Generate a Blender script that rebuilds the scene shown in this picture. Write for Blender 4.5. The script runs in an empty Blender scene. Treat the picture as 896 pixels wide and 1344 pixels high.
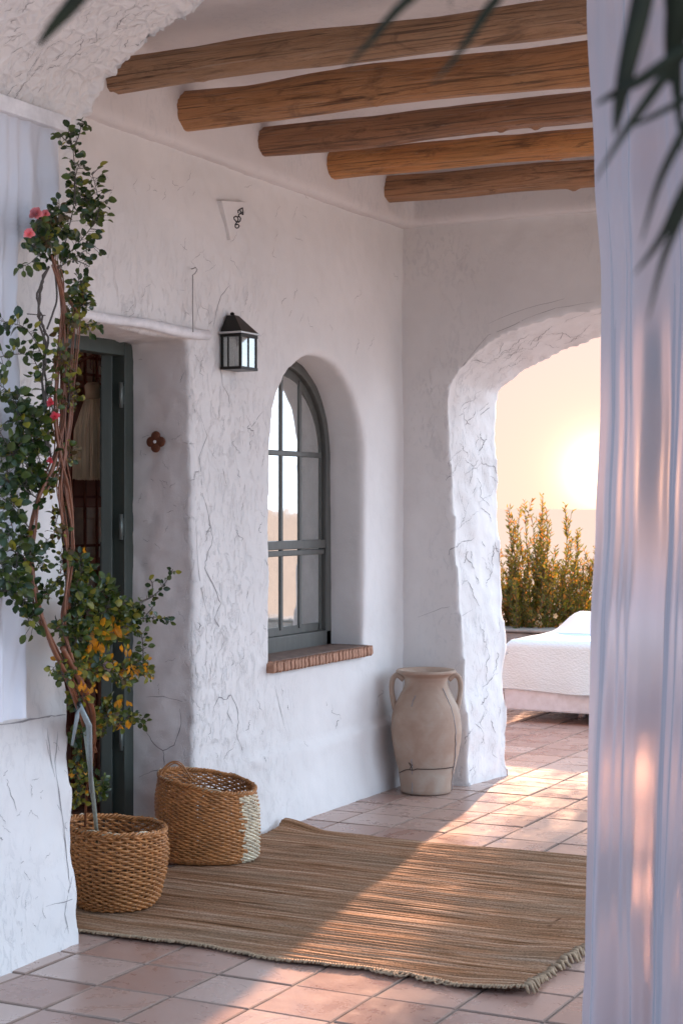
import bpy, bmesh, math, random
from mathutils import Vector, Matrix, noise
from mathutils.bvhtree import BVHTree
R = math.radians
rnd = random.Random(7)
scene = bpy.context.scene
COL = scene.collection
PI = math.pi

# ------------------------------------------------------------------ camera model (real place: metres, z up)
CS, CC, FP, EYE = 0.4509, 0.8926, 2200.0, 1.36
def P(px, py, d):
    u = (px-448)/FP*d
    return Vector((u*CC-d*CS, u*CS+d*CC, EYE-(py-665)/FP*d))
def dX(px, X): return X/((px-448)/FP*CC-CS)
def dY(px, Y): return Y/((px-448)/FP*CS+CC)
def onX(px, py, X): return P(px, py, dX(px, X))
def onY(px, py, Y): return P(px, py, dY(px, Y))
def onZ(px, py, Z): return P(px, py, (EYE-Z)*FP/(py-665))
def sstep(a, b, x):
    if a == b: return 1.0 if x >= a else 0.0
    t = max(0, min(1, (x-a)/(b-a))); return t*t*(3-2*t)

# ------------------------------------------------------------------ mesh builder
class MB:
    def __init__(s): s.v = []; s.f = []; s.m = []; s.smooth = True
    def add(s, vs, fs, mi=0):
        o = len(s.v); s.v += [tuple(v) for v in vs]
        s.f += [tuple(i+o for i in f) for f in fs]; s.m += [mi]*len(fs)
    def box(s, a, b, mi=0):
        x0, y0, z0 = a; x1, y1, z1 = b
        vs = [(x0,y0,z0),(x1,y0,z0),(x1,y1,z0),(x0,y1,z0),(x0,y0,z1),(x1,y0,z1),(x1,y1,z1),(x0,y1,z1)]
        s.add(vs, [(0,3,2,1),(4,5,6,7),(0,1,5,4),(1,2,6,5),(2,3,7,6),(3,0,4,7)], mi)
    def obox(s, c, ax, ay, az, mi=0):
        c = Vector(c); vs = []
        for k in (-1, 1):
            for i, j in ((-1,-1),(1,-1),(1,1),(-1,1)): vs.append(c+ax*i+ay*j+az*k)
        s.add(vs, [(0,3,2,1),(4,5,6,7),(0,1,5,4),(1,2,6,5),(2,3,7,6),(3,0,4,7)], mi)
    def tube(s, pts, rad, n=6, mi=0, caps=True, closed=False):
        pts = [Vector(p) for p in pts]; m = len(pts)
        if not hasattr(rad, '__len__'): rad = [rad]*m
        up = None; vs = []
        for i, p in enumerate(pts):
            if closed: t = pts[(i+1) % m]-pts[i-1]
            else: t = pts[min(i+1, m-1)]-pts[max(i-1, 0)]
            if t.length < 1e-9: t = Vector((0,0,1))
            t.normalize()
            if up is None:
                up = Vector((0,0,1)) if abs(t.z) < .9 else Vector((1,0,0))
            a = up-t*up.dot(t)
            if a.length < 1e-6: a = t.orthogonal()
            a.normalize(); b = t.cross(a); up = a
            for k in range(n):
                q = 2*PI*k/n
                vs.append(p+(a*math.cos(q)+b*math.sin(q))*rad[i])
        fs = []
        for i in range(m if closed else m-1):
            for k in range(n):
                j = (i+1) % m
                fs.append((i*n+k, i*n+(k+1) % n, j*n+(k+1) % n, j*n+k))
        if caps and not closed:
            fs.append(tuple(range(n-1, -1, -1))); fs.append(tuple((m-1)*n+k for k in range(n)))
        s.add(vs, fs, mi)
    def lathe(s, prof, n=48, c=(0,0,0), mi=0, sx=1, sy=1, rot=0):
        vs = []; c = Vector(c)
        for r, z in prof:
            for k in range(n):
                q = 2*PI*k/n; x = r*math.cos(q)*sx; y = r*math.sin(q)*sy
                vs.append(c+Vector((x*math.cos(rot)-y*math.sin(rot), x*math.sin(rot)+y*math.cos(rot), z)))
        fs = []
        for i in range(len(prof)-1):
            for k in range(n): fs.append((i*n+k, i*n+(k+1) % n, (i+1)*n+(k+1) % n, (i+1)*n+k))
        s.add(vs, fs, mi)
    def grid(s, fn, nu, nv, mi=0):
        vs = [fn(i/nu, j/nv) for j in range(nv+1) for i in range(nu+1)]
        fs = [(j*(nu+1)+i, j*(nu+1)+i+1, (j+1)*(nu+1)+i+1, (j+1)*(nu+1)+i) for j in range(nv) for i in range(nu)]
        s.add(vs, fs, mi)
    def leaf(s, p, d, nrm, L, W, mi=0, shape=0):
        d = d.normalized(); side = d.cross(nrm)
        if side.length < 1e-5: side = d.orthogonal()
        side.normalize(); nn = side.cross(d)
        if shape == 0:   # rounded leaf folded on its midrib
            pr = [(0, 0), (.25, .8), (.55, 1), (.85, .6), (1, 0)]
        else:
            pr = [(0, 0), (.3, .9), (.65, .7), (1, 0)]
        vs = []; mid = []
        for t, w in pr: mid.append(p+d*L*t-nn*L*.22*t*t)
        n = len(pr); vs = list(mid)
        for t, w in pr[1:-1]:
            vs.append(p+d*L*t-nn*L*.22*t*t+side*W*.5*w+nn*W*.18*w)
        for t, w in pr[1:-1]:
            vs.append(p+d*L*t-nn*L*.22*t*t-side*W*.5*w+nn*W*.18*w)
        fs = []; a = n; b = n+n-2; k = n-2
        fs.append((0, a, 1)); fs.append((0, 1, b))
        for i in range(k-1):
            fs.append((i+1, a+i, a+i+1, i+2)); fs.append((i+1, i+2, b+i+1, b+i))
        fs.append((k, a+k-1, n-1)); fs.append((k, n-1, b+k-1))
        s.add(vs, fs, mi)
    def mesh(s, name, mats):
        me = bpy.data.meshes.new(name); me.from_pydata(s.v, [], s.f)
        for m in mats: me.materials.append(m)
        me.polygons.foreach_set('material_index', s.m)
        me.polygons.foreach_set('use_smooth', [s.smooth]*len(s.f))
        me.update(); return me
    def build(s, name, mats, parent=None, smooth=True, bevel=0, loc=None):
        s.smooth = smooth
        if not isinstance(mats, (list, tuple)): mats = [mats]
        me = s.mesh(name, mats)
        if loc is not None: me.transform(Matrix.Translation(-Vector(loc)))
        o = bpy.data.objects.new(name, me); COL.objects.link(o)
        if loc is not None: o.location = loc
        if bevel:
            b = o.modifiers.new('b', 'BEVEL'); b.width = bevel; b.segments = 2; b.limit_method = 'ANGLE'
        if parent is not None:
            o.parent = parent
            if loc is None: o.matrix_parent_inverse = Matrix.Translation(-Vector(WIN_W if parent.name.startswith('window') else parent.location))
            else:
                o.location = Vector(loc)-parent.location
        return o
def tag(o, label=None, cat=None, group=None, kind=None):
    if label: o['label'] = label
    if cat: o['category'] = cat
    if group: o['group'] = group
    if kind: o['kind'] = kind
    return o
def empty(name, loc=(0,0,0), **k):
    o = bpy.data.objects.new(name, None); COL.objects.link(o); o.location = loc
    o.empty_display_size = .1
    return tag(o, **k)

# ------------------------------------------------------------------ materials
def newmat(name):
    m = bpy.data.materials.new(name); m.use_nodes = True
    nt = m.node_tree; return m, nt, nt.nodes['Principled BSDF'], nt.nodes['Material Output']
def N(nt, t, **k):
    n = nt.nodes.new(t)
    for a, b in k.items():
        if a.startswith('i_'):
            key = a[2:].replace('_', ' ')
            n.inputs[key].default_value = b
        else: setattr(n, a, b)
    return n
def ramp(nt, fac, stops, interp='LINEAR'):
    n = nt.nodes.new('ShaderNodeValToRGB'); n.color_ramp.interpolation = interp
    els = n.color_ramp.elements
    while len(els) < len(stops): els.new(.5)
    for e, (p, c) in zip(els, stops):
        e.position = p; e.color = (c[0], c[1], c[2], 1) if hasattr(c, '__len__') else (c, c, c, 1)
    nt.links.new(fac, n.inputs[0]); return n
def math_(nt, op, a, b=None, c=None):
    n = nt.nodes.new('ShaderNodeMath'); n.operation = op
    for i, x in enumerate((a, b, c)):
        if x is None: continue
        if hasattr(x, 'links'): nt.links.new(x, n.inputs[i])
        else: n.inputs[i].default_value = x
    return n.outputs[0]
def coords(nt, scale=(1,1,1), world=True):
    if world:
        g = nt.nodes.new('ShaderNodeNewGeometry'); src = g.outputs['Position']
    else:
        g = nt.nodes.new('ShaderNodeTexCoord'); src = g.outputs['Object']
    m = nt.nodes.new('ShaderNodeMapping'); m.inputs['Scale'].default_value = scale
    nt.links.new(src, m.inputs[0]); return m.outputs[0], src
def noise_(nt, vec, scale, detail=4, rough=.55, dist=0):
    n = N(nt, 'ShaderNodeTexNoise'); n.inputs['Scale'].default_value = scale
    n.inputs['Detail'].default_value = detail; n.inputs['Roughness'].default_value = rough
    n.inputs['Distortion'].default_value = dist
    nt.links.new(vec, n.inputs['Vector']); return n.outputs['Fac']
def bump(nt, h, strength, dist, prev=None):
    b = nt.nodes.new('ShaderNodeBump'); b.inputs['Strength'].default_value = strength
    b.inputs['Distance'].default_value = dist; nt.links.new(h, b.inputs['Height'])
    if prev is not None: nt.links.new(prev, b.inputs['Normal'])
    return b.outputs[0]
def mixc(nt, fac, a, b, mode='MIX'):
    n = nt.nodes.new('ShaderNodeMix'); n.data_type = 'RGBA'; n.blend_type = mode
    for k, x in ((0, fac), (6, a), (7, b)):
        if hasattr(x, 'links'): nt.links.new(x, n.inputs[k])
        elif k == 0: n.inputs[0].default_value = x
        else: n.inputs[k].default_value = (x[0], x[1], x[2], 1)
    return n.outputs[2]

def plaster(name, rough_lo=.25, rough_hi=.25, cell=0, chips=.5, col=(.80,.77,.75), yr=None):
    m, nt, bs, out = newmat(name); L = nt.links.new
    v, pos = coords(nt)
    # broad trowel relief
    n1 = noise_(nt, v, 5, 5, .6, .6); n2 = noise_(nt, v, 42, 5, .65, .4); n3 = noise_(nt, v, 190, 2, .6)
    b = bump(nt, n1, .35, .012)
    vs, _ = coords(nt, (1, 1, .45))
    # worn, chipped patches; stronger in a zone along y
    flake = N(nt, 'ShaderNodeTexNoise'); flake.inputs['Scale'].default_value = 30; flake.inputs['Detail'].default_value = 5
    flake.inputs['Roughness'].default_value = .7; flake.inputs['Distortion'].default_value = 1.2; L(vs, flake.inputs['Vector'])
    fl = ramp(nt, flake.outputs['Fac'], [(0, 0), (.40, 0), (.47, 1), (1, 1)])
    zone = ramp(nt, noise_(nt, v, 1.7, 2), [(.38, 0), (.62, 1)]).outputs[0]
    if yr:
        sep = N(nt, 'ShaderNodeSeparateXYZ'); L(pos, sep.inputs[0])
        mr = N(nt, 'ShaderNodeMapRange'); mr.inputs['From Min'].default_value = yr[0]; mr.inputs['From Max'].default_value = yr[1]
        mr.inputs['To Min'].default_value = 1.0; mr.inputs['To Max'].default_value = .12
        L(sep.outputs['Y'], mr.inputs['Value'])
        mz = N(nt, 'ShaderNodeMapRange'); mz.inputs['From Min'].default_value = 2.1; mz.inputs['From Max'].default_value = 2.5
        mz.inputs['To Min'].default_value = 1.0; mz.inputs['To Max'].default_value = .15; L(sep.outputs['Z'], mz.inputs['Value'])
        mx_ = N(nt, 'ShaderNodeMapRange'); mx_.inputs['From Min'].default_value = -3.53; mx_.inputs['From Max'].default_value = -3.49; mx_.inputs['To Min'].default_value = .12; L(sep.outputs['X'], mx_.inputs['Value'])
        z0 = math_(nt, 'MULTIPLY', math_(nt, 'MULTIPLY', mr.outputs[0], mz.outputs[0]), mx_.outputs[0]); z1 = math_(nt, 'MULTIPLY_ADD', zone, .5, .5)
        zone = math_(nt, 'MULTIPLY', z0, z1)
    inv = math_(nt, 'SUBTRACT', 1.0, fl.outputs[0]); pit = math_(nt, 'MULTIPLY', inv, zone)
    hh = math_(nt, 'MULTIPLY', pit, -chips)
    b = bump(nt, hh, .8, .006, b)
    g = math_(nt, 'MULTIPLY', n2, math_(nt, 'MULTIPLY_ADD', zone, rough_hi, rough_lo))
    b = bump(nt, g, .8, .006, b); b = bump(nt, n3, .25, .001, b)
    if cell:
        vo = N(nt, 'ShaderNodeTexVoronoi'); vo.inputs['Scale'].default_value = 24; vo.feature = 'DISTANCE_TO_EDGE'
        wv = N(nt, 'ShaderNodeTexNoise'); wv.inputs['Scale'].default_value = 9; L(v, wv.inputs['Vector'])
        ad = N(nt, 'ShaderNodeMix'); ad.data_type = 'VECTOR'; ad.inputs[0].default_value = .06
        L(v, ad.inputs[4]); L(wv.outputs['Color'], ad.inputs[5]); L(ad.outputs[1], vo.inputs['Vector'])
        rr = ramp(nt, vo.outputs['Distance'], [(0, 1), (.03, 1), (.22, .0)])
        sp = N(nt, 'ShaderNodeSeparateXYZ'); L(pos, sp.inputs[0])
        mz = N(nt, 'ShaderNodeMapRange'); mz.inputs['From Min'].default_value = 2.35; mz.inputs['From Max'].default_value = 2.5; L(sp.outputs['Z'], mz.inputs['Value'])
        b = bump(nt, math_(nt, 'MULTIPLY', rr.outputs[0], mz.outputs[0]), .55*cell, .009, b)
    # lime wash tone variation, greyer pits
    c1 = ramp(nt, noise_(nt, v, 2.3, 5, .6), [(.3, [x*.90 for x in col]), (.7, col)])
    c2 = mixc(nt, math_(nt, 'MULTIPLY', pit, .30), c1.outputs[0], (.50,.49,.50))
    st = ramp(nt, noise_(nt, v, 14, 6, .7, 1.0), [(.62, 0), (.78, 1)])
    c3 = mixc(nt, math_(nt, 'MULTIPLY', st.outputs[0], .18), c2, (.62,.55,.50))
    L(c3, bs.inputs['Base Color']); bs.inputs['Roughness'].default_value = .85
    bs.inputs['Specular IOR Level'].default_value = .25
    L(b, bs.inputs['Normal']); return m
def simple(name, col, rough=.5, metal=0, nscale=20, var=.15, bstr=.2, bd=.002, stretch=(1,1,1), spec=.5, world=True):
    m, nt, bs, out = newmat(name); v, _ = coords(nt, stretch, world)
    n = noise_(nt, v, nscale, 5, .6)
    c = ramp(nt, n, [(.25, [x*(1-var) for x in col]), (.75, [min(1, x*(1+var)) for x in col])])
    nt.links.new(c.outputs[0], bs.inputs['Base Color'])
    bs.inputs['Roughness'].default_value = rough; bs.inputs['Metallic'].default_value = metal
    bs.inputs['Specular IOR Level'].default_value = spec
    if bstr: nt.links.new(bump(nt, noise_(nt, v, nscale*3, 4), bstr, bd), bs.inputs['Normal'])
    return m
def leafmat(name, col, trans=.35, rough=.45):
    m, nt, bs, out = newmat(name); v, _ = coords(nt)
    n = noise_(nt, v, 35, 3)
    c = ramp(nt, n, [(.3, [x*.6 for x in col]), (.7, [min(1, x*1.4) for x in col])])
    nt.links.new(c.outputs[0], bs.inputs['Base Color']); bs.inputs['Roughness'].default_value = rough
    tr = N(nt, 'ShaderNodeBsdfTranslucent'); mx = N(nt, 'ShaderNodeMixShader'); mx.inputs[0].default_value = trans
    c2 = mixc(nt, 1.0, c.outputs[0], (1.9, 1.6, .7), 'MULTIPLY')
    nt.links.new(c2, tr.inputs[0]); nt.links.new(bs.outputs[0], mx.inputs[1]); nt.links.new(tr.outputs[0], mx.inputs[2])
    nt.links.new(mx.outputs[0], out.inputs[0]); return m

M_wall = plaster('wall_plaster', .05, .65, chips=.5, yr=(5.7, 6.55))
M_arch = plaster('arch_plaster', .08, .2, chips=.22)
M_near = plaster('near_arch_plaster', .07, .16, cell=.8, chips=.18)
M_ceil = plaster('ceiling_plaster', .10, .15, chips=.15, col=(.76,.71,.69))
M_crack = simple('crack', (.30,.28,.28), .95, bstr=0)
M_frame = simple('door_paint', (.055,.070,.060), .45, nscale=30, stretch=(1,1,.1), bstr=.3)
M_wframe = simple('window_paint', (.095,.095,.085), .42, nscale=30, stretch=(1,1,.15), bstr=.2)
M_white = simple('white_paint', (.78,.77,.78), .5, bstr=.1)
M_black = simple('lantern_iron', (.018,.016,.014), .35, metal=.6, bstr=.2)
M_steel = simple('rim_metal', (.55,.55,.55), .3, metal=1, bstr=.1)
M_rust = simple('rusted_iron', (.12,.035,.012), .7, nscale=60)
M_wire = simple('wire', (.30,.28,.27), .5, bstr=0)
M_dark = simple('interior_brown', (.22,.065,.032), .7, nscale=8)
M_shelf = simple('shelf_wood', (.36,.12,.06), .5, nscale=12, stretch=(1,1,.15))
M_box = simple('cream_box', (.85,.76,.62), .7)
M_hinge = simple('hinge_metal', (.16,.19,.18), .4, metal=.5)

def wood(name, base, dark):
    m, nt, bs, out = newmat(name); L = nt.links.new
    v, pos = coords(nt, (.5, 6, 6)); n1 = noise_(nt, v, 3.6, 9, .70, 1.8)
    v2, _ = coords(nt, (.25, 18, 18)); n2 = noise_(nt, v2, 5, 5, .7, .5)
    v3, _ = coords(nt, (1,1,1)); n3 = noise_(nt, v3, 3.5, 4, .6, .4)
    c = ramp(nt, n1, [(.30, dark), (.42, base), (.54, [x*1.45 for x in base]), (.62, [x*.8 for x in base]), (.72, dark)])
    c2 = mixc(nt, ramp(nt, n3, [(.35, 0), (.7, .5)]).outputs[0], c.outputs[0], (base[0]*1.3, base[1]*1.05, base[2]*.8))
    fib = ramp(nt, n2, [(.38, 1), (.47, 0)]); c3 = mixc(nt, math_(nt, 'MULTIPLY', fib.outputs[0], .65), c2, (.03,.015,.01))
    # pale streaks painted in for highlights, splintered grain
    bl = ramp(nt, noise_(nt, coords(nt, (.8,2,2))[0], 5, 5, .65, 1), [(.55, 0), (.68, 1)])
    c3 = mixc(nt, math_(nt, 'MULTIPLY', bl.outputs[0], .6), c3, dark)
    sc = ramp(nt, noise_(nt, v2, 2.3, 6, .75, 2), [(.58, 0), (.66, 1)])
    c4 = mixc(nt, math_(nt, 'MULTIPLY', sc.outputs[0], .45), c3, (.50,.40,.32))
    L(c4, bs.inputs['Base Color']); bs.inputs['Roughness'].default_value = .55
    b = bump(nt, n1, .9, .010); b = bump(nt, n2, .9, .006, b); L(b, bs.inputs['Normal']); return m
M_beam = [wood('log_wood_grey', (.31,.185,.105), (.085,.042,.022)), wood('log_wood', (.37,.185,.080), (.10,.042,.018)),
          wood('log_wood_dark', (.26,.130,.065), (.07,.032,.016)), wood('log_wood_orange', (.43,.195,.065), (.12,.048,.018)),
          wood('log_wood_dry', (.31,.165,.085), (.08,.038,.018))]

def terracotta():
    m, nt, bs, out = newmat('terracotta_tile'); L = nt.links.new
    v, pos = coords(nt); at = N(nt, 'ShaderNodeAttribute'); at.attribute_name = 'tile'
    c = ramp(nt, at.outputs['Fac'], [(0, (.27,.135,.10)), (.3, (.35,.195,.15)), (.65, (.42,.26,.205)), (1, (.47,.34,.29))])
    n = noise_(nt, v, 7, 6, .65, .6)
    c2 = mixc(nt, ramp(nt, n, [(.35, 0), (.75, .55)]).outputs[0], c.outputs[0], (.50,.37,.32))
    st = ramp(nt, noise_(nt, v, 24, 5, .7, 1), [(.6, 0), (.75, 1)])
    c3 = mixc(nt, math_(nt, 'MULTIPLY', st.outputs[0], .3), c2, (.20,.12,.09))
    L(c3, bs.inputs['Base Color'])
    r = ramp(nt, n, [(.3, .20), (.7, .40)]); bs.inputs['Specular IOR Level'].default_value = .75; L(r.outputs[0], bs.inputs['Roughness'])
    b = bump(nt, noise_(nt, v, 11, 5, .6), .35, .004); b = bump(nt, noise_(nt, v, 120, 3), .2, .0012, b)
    L(b, bs.inputs['Normal']); return m
M_tile = terracotta()
M_grout = simple('grout', (.30,.25,.22), .9)
M_ground = simple('hillside_scrub', (.07,.07,.035), .95, nscale=.6, var=.5)

def rugmat():
    m, nt, bs, out = newmat('jute_rug'); L = nt.links.new
    tc = N(nt, 'ShaderNodeTexCoord')
    def mp(s):
        q = N(nt, 'ShaderNodeMapping'); q.inputs['Scale'].default_value = s; L(tc.outputs['Object'], q.inputs[0]); return q.outputs[0]
    n1 = noise_(nt, mp((.45, 15, 1)), 2.6, 6, .8, .12)
    n2 = noise_(nt, mp((1.2, 5, 1)), 1.6, 3, .6, .2)
    c = ramp(nt, n1, [(.32, (.055,.024,.012)), (.43, (.26,.130,.062)), (.52, (.42,.235,.135)), (.64, (.70,.50,.36))])
    c2 = mixc(nt, ramp(nt, n2, [(.4, 0), (.65, .5)]).outputs[0], c.outputs[0], (.30,.22,.15))
    n3 = noise_(nt, mp((60, 110, 1)), 2, 2, .6)
    c3 = mixc(nt, ramp(nt, n3, [(.35, .45), (.55, 0)]).outputs[0], c2, (.07,.04,.02))
    L(c3, bs.inputs['Base Color']); bs.inputs['Roughness'].default_value = .9; bs.inputs['Specular IOR Level'].default_value = .15
    b = bump(nt, n3, .9, .004); L(b, bs.inputs['Normal']); return m
M_rug = rugmat()
M_fringe = simple('jute_fringe', (.36,.26,.17), .9, nscale=80, var=.4)
def wick(name, col):
    m, nt, bs, out = newmat(name); L = nt.links.new
    v, _ = coords(nt); n = noise_(nt, v, 40, 4, .7); n2 = noise_(nt, v, 7, 3)
    c = ramp(nt, n, [(.25, [x*.42 for x in col]), (.5, col), (.8, [min(1, x*1.6) for x in col])])
    c2 = mixc(nt, ramp(nt, n2, [(.45, 0), (.7, .4)]).outputs[0], c.outputs[0], [x*.55 for x in col])
    L(c2, bs.inputs['Base Color']); bs.inputs['Roughness'].default_value = .42
    L(bump(nt, noise_(nt, v, 200, 2), .3, .001), bs.inputs['Normal']); return m
M_wick = wick('wicker', (.42,.175,.055)); M_wick2 = wick('wicker_brown', (.44,.185,.058)); M_wickp = wick('wicker_pale', (.68,.58,.42))

def clay():
    m, nt, bs, out = newmat('aged_clay'); L = nt.links.new
    v, _ = coords(nt); n = noise_(nt, v, 6, 6, .6, .5)
    c = ramp(nt, n, [(.3, (.33,.215,.155)), (.5, (.40,.285,.215)), (.7, (.45,.37,.30))])
    st = ramp(nt, noise_(nt, v, 22, 5, .7), [(.58, 0), (.72, 1)])
    L(mixc(nt, math_(nt, 'MULTIPLY', st.outputs[0], .35), c.outputs[0], (.33,.24,.18)), bs.inputs['Base Color'])
    bs.inputs['Roughness'].default_value = .8
    vz, _ = coords(nt, (1,1,14)); b = bump(nt, noise_(nt, vz, 6, 4), .25, .003)
    b = bump(nt, noise_(nt, v, 60, 4), .3, .002, b); L(b, bs.inputs['Normal']); return m
M_clay = clay()

def fabric(name, col, transp, transl, rough=.9, tint=(1,1,1)):
    m, nt, bs, out = newmat(name); L = nt.links.new
    v, _ = coords(nt); n = noise_(nt, v, 3, 3)
    c = ramp(nt, n, [(.3, [x*.95 for x in col]), (.7, col)]); L(c.outputs[0], bs.inputs['Base Color'])
    bs.inputs['Roughness'].default_value = rough; bs.inputs['Specular IOR Level'].default_value = .1
    L(bump(nt, noise_(nt, v, 500, 2), .1, .0005), bs.inputs['Normal'])
    cur = bs.outputs[0]
    if transl:
        tr = N(nt, 'ShaderNodeBsdfTranslucent'); tr.inputs[0].default_value = (col[0]*tint[0], col[1]*tint[1], col[2]*tint[2], 1)
        mx = N(nt, 'ShaderNodeMixShader'); mx.inputs[0].default_value = transl
        L(cur, mx.inputs[1]); L(tr.outputs[0], mx.inputs[2]); cur = mx.outputs[0]
    if transp:
        tp = N(nt, 'ShaderNodeBsdfRefraction'); tp.inputs['Color'].default_value = (.97,.72,.64,1); tp.inputs['Roughness'].default_value = .42; tp.inputs['IOR'].default_value = 1.12
        lw = N(nt, 'ShaderNodeLayerWeight'); lw.inputs[0].default_value = .35
        f = math_(nt, 'MULTIPLY', math_(nt, 'SUBTRACT', 1.0, lw.outputs['Facing']), transp)
        mx = N(nt, 'ShaderNodeMixShader'); L(f, mx.inputs[0]); L(cur, mx.inputs[1]); L(tp.outputs[0], mx.inputs[2]); cur = mx.outputs[0]
    L(cur, out.inputs[0]); return m
M_sheer = fabric('sheer_curtain', (.57,.57,.64), .34, .34)
M_cloth = fabric('cotton_curtain', (.80,.81,.86), 0, .2)
def quilt():
    m, nt, bs, out = newmat('quilted_cover'); L = nt.links.new
    v, _ = coords(nt); vo = N(nt, 'ShaderNodeTexVoronoi'); vo.inputs['Scale'].default_value = 75; vo.feature = 'SMOOTH_F1'
    vs, _ = coords(nt, (1,1,1.8)); L(vs, vo.inputs['Vector'])
    bs.inputs['Base Color'].default_value = (.56,.76,.85,1); bs.inputs['Roughness'].default_value = .9
    L(bump(nt, vo.outputs['Distance'], .6, -.006), bs.inputs['Normal']); return m
M_quilt = quilt()

def glass(name, mirror=.6, tint=(.9,.92,.92), dark=(.10,.10,.09)):
    m, nt, bs, out = newmat(name); L = nt.links.new
    gl = N(nt, 'ShaderNodeBsdfGlossy'); gl.inputs['Roughness'].default_value = .03; gl.inputs['Color'].default_value = (*tint, 1)
    v, _ = coords(nt); L(bump(nt, noise_(nt, v, 7, 2), .08, .004), gl.inputs['Normal'])
    tp = N(nt, 'ShaderNodeBsdfTransparent'); tp.inputs[0].default_value = (.75,.78,.76,1)
    mx = N(nt, 'ShaderNodeMixShader'); mx.inputs[0].default_value = mirror
    L(tp.outputs[0], mx.inputs[1]); L(gl.outputs[0], mx.inputs[2])
    df = N(nt, 'ShaderNodeBsdfDiffuse'); df.inputs[0].default_value = (.35,.38,.34,1)
    dust = ramp(nt, noise_(nt, v, 9, 5, .7), [(.4, .04), (.75, .22)])
    m2 = N(nt, 'ShaderNodeMixShader'); L(dust.outputs[0], m2.inputs[0]); L(mx.outputs[0], m2.inputs[1]); L(df.outputs[0], m2.inputs[2])
    L(m2.outputs[0], out.inputs[0]); return m
M_glass = glass('window_glass', .86); M_lglass = glass('lantern_glass', .35)

# ------------------------------------------------------------------ solid shaping tools
def solid_from_outlines(A, B, name='tmp'):
    bm = bmesh.new(); va = [bm.verts.new(p) for p in A]; vb = [bm.verts.new(p) for p in B]; n = len(A)
    fs = [bm.faces.new(va), bm.faces.new(list(reversed(vb)))]
    for i in range(n): bm.faces.new((va[i], vb[i], vb[(i+1) % n], va[(i+1) % n]))
    bmesh.ops.triangulate(bm, faces=fs); bmesh.ops.recalc_face_normals(bm, faces=bm.faces)
    me = bpy.data.meshes.new(name); bm.to_mesh(me); bm.free(); return me
def organic(me, voxel, smooth, deform, cutters=()):
    o = bpy.data.objects.new('tmp', me); COL.objects.link(o); extra = []
    for c in cutters:
        oc = bpy.data.objects.new('cut', c); COL.objects.link(oc); extra.append(oc)
        b = o.modifiers.new('bool', 'BOOLEAN'); b.operation = 'DIFFERENCE'; b.object = oc; b.solver = 'EXACT'
    r = o.modifiers.new('r', 'REMESH'); r.mode = 'VOXEL'; r.voxel_size = voxel; r.use_smooth_shade = True
    if smooth:
        s = o.modifiers.new('s', 'SMOOTH'); s.iterations = smooth; s.factor = .5
    dg = bpy.context.evaluated_depsgraph_get(); dg.update()
    m2 = bpy.data.meshes.new_from_object(o.evaluated_get(dg))
    for x in [o]+extra: bpy.data.objects.remove(x)
    nv = len(m2.vertices); ns = [v.normal.copy() for v in m2.vertices]
    for i, v in enumerate(m2.vertices): v.co = deform(v.co.copy(), ns[i])
    m2.polygons.foreach_set('use_smooth', [True]*len(m2.polygons)); m2.update()
    return m2
def fbm(p, f, o=3): return noise.fractal(p*f, 1.0, 2.0, o)
def crack_strip(mb, bvh, pxs, wid=.0018, mi=1, jitter=1.1, sub=3):
    pts = []
    for i in range(len(pxs)-1):
        for k in range(sub):
            t = k/sub; j = 0 if k == 0 else jitter
            pts.append((pxs[i][0]*(1-t)+pxs[i+1][0]*t+rnd.uniform(-j, j), pxs[i][1]*(1-t)+pxs[i+1][1]*t+rnd.uniform(-j, j)))
    pts.append(pxs[-1])
    o = Vector((0, 0, EYE)); hits = []
    for q in pts:
        d = (P(q[0], q[1], 1)-o).normalized(); h = bvh.ray_cast(o, d)
        if h[0] is None: continue
        if hits and (h[0]-hits[-1][0]).length > .25: break
        hits.append((h[0]+h[1]*.0012, h[1]))
    if len(hits) < 2: return
    vs = []; fs = []; n = len(hits)
    for i, (p, nn) in enumerate(hits):
        t = hits[min(i+1, n-1)][0]-hits[max(i-1, 0)][0]
        s = t.cross(nn)
        if s.length < 1e-7: s = nn.orthogonal()
        s.normalize(); w = wid*(.35+.9*rnd.random())*(math.sin(PI*(i+.4)/(n))**.5)
        vs += [p+s*w, p-s*w]
    for i in range(n-1): fs.append((2*i, 2*i+1, 2*i+3, 2*i+2))
    mb.add(vs, fs, mi)
def walk(px, py, n, step, ang, wob):
    out = [(px, py)]
    for _ in range(n):
        a = ang+rnd.uniform(-wob, wob); px += math.cos(a)*step; py += math.sin(a)*step; out.append((px, py))
    return out
def wall_object(me, name, mat, cracks, parent, wid=.0016):
    mb = MB(); mb.v = [tuple(v.co) for v in me.vertices]; mb.f = [tuple(p.vertices) for p in me.polygons]; mb.m = [0]*len(mb.f)
    bvh = BVHTree.FromPolygons(mb.v, mb.f)
    for c in cracks:
        w = wid
        if isinstance(c, tuple): c, w = c
        crack_strip(mb, bvh, c, w)
    return mb.build(name, [mat, M_crack], parent)

house = empty('house', (-3.6, 6, 0), label='whitewashed rough plaster house wall, arches and porch ceiling around the terrace', cat='house')

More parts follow.
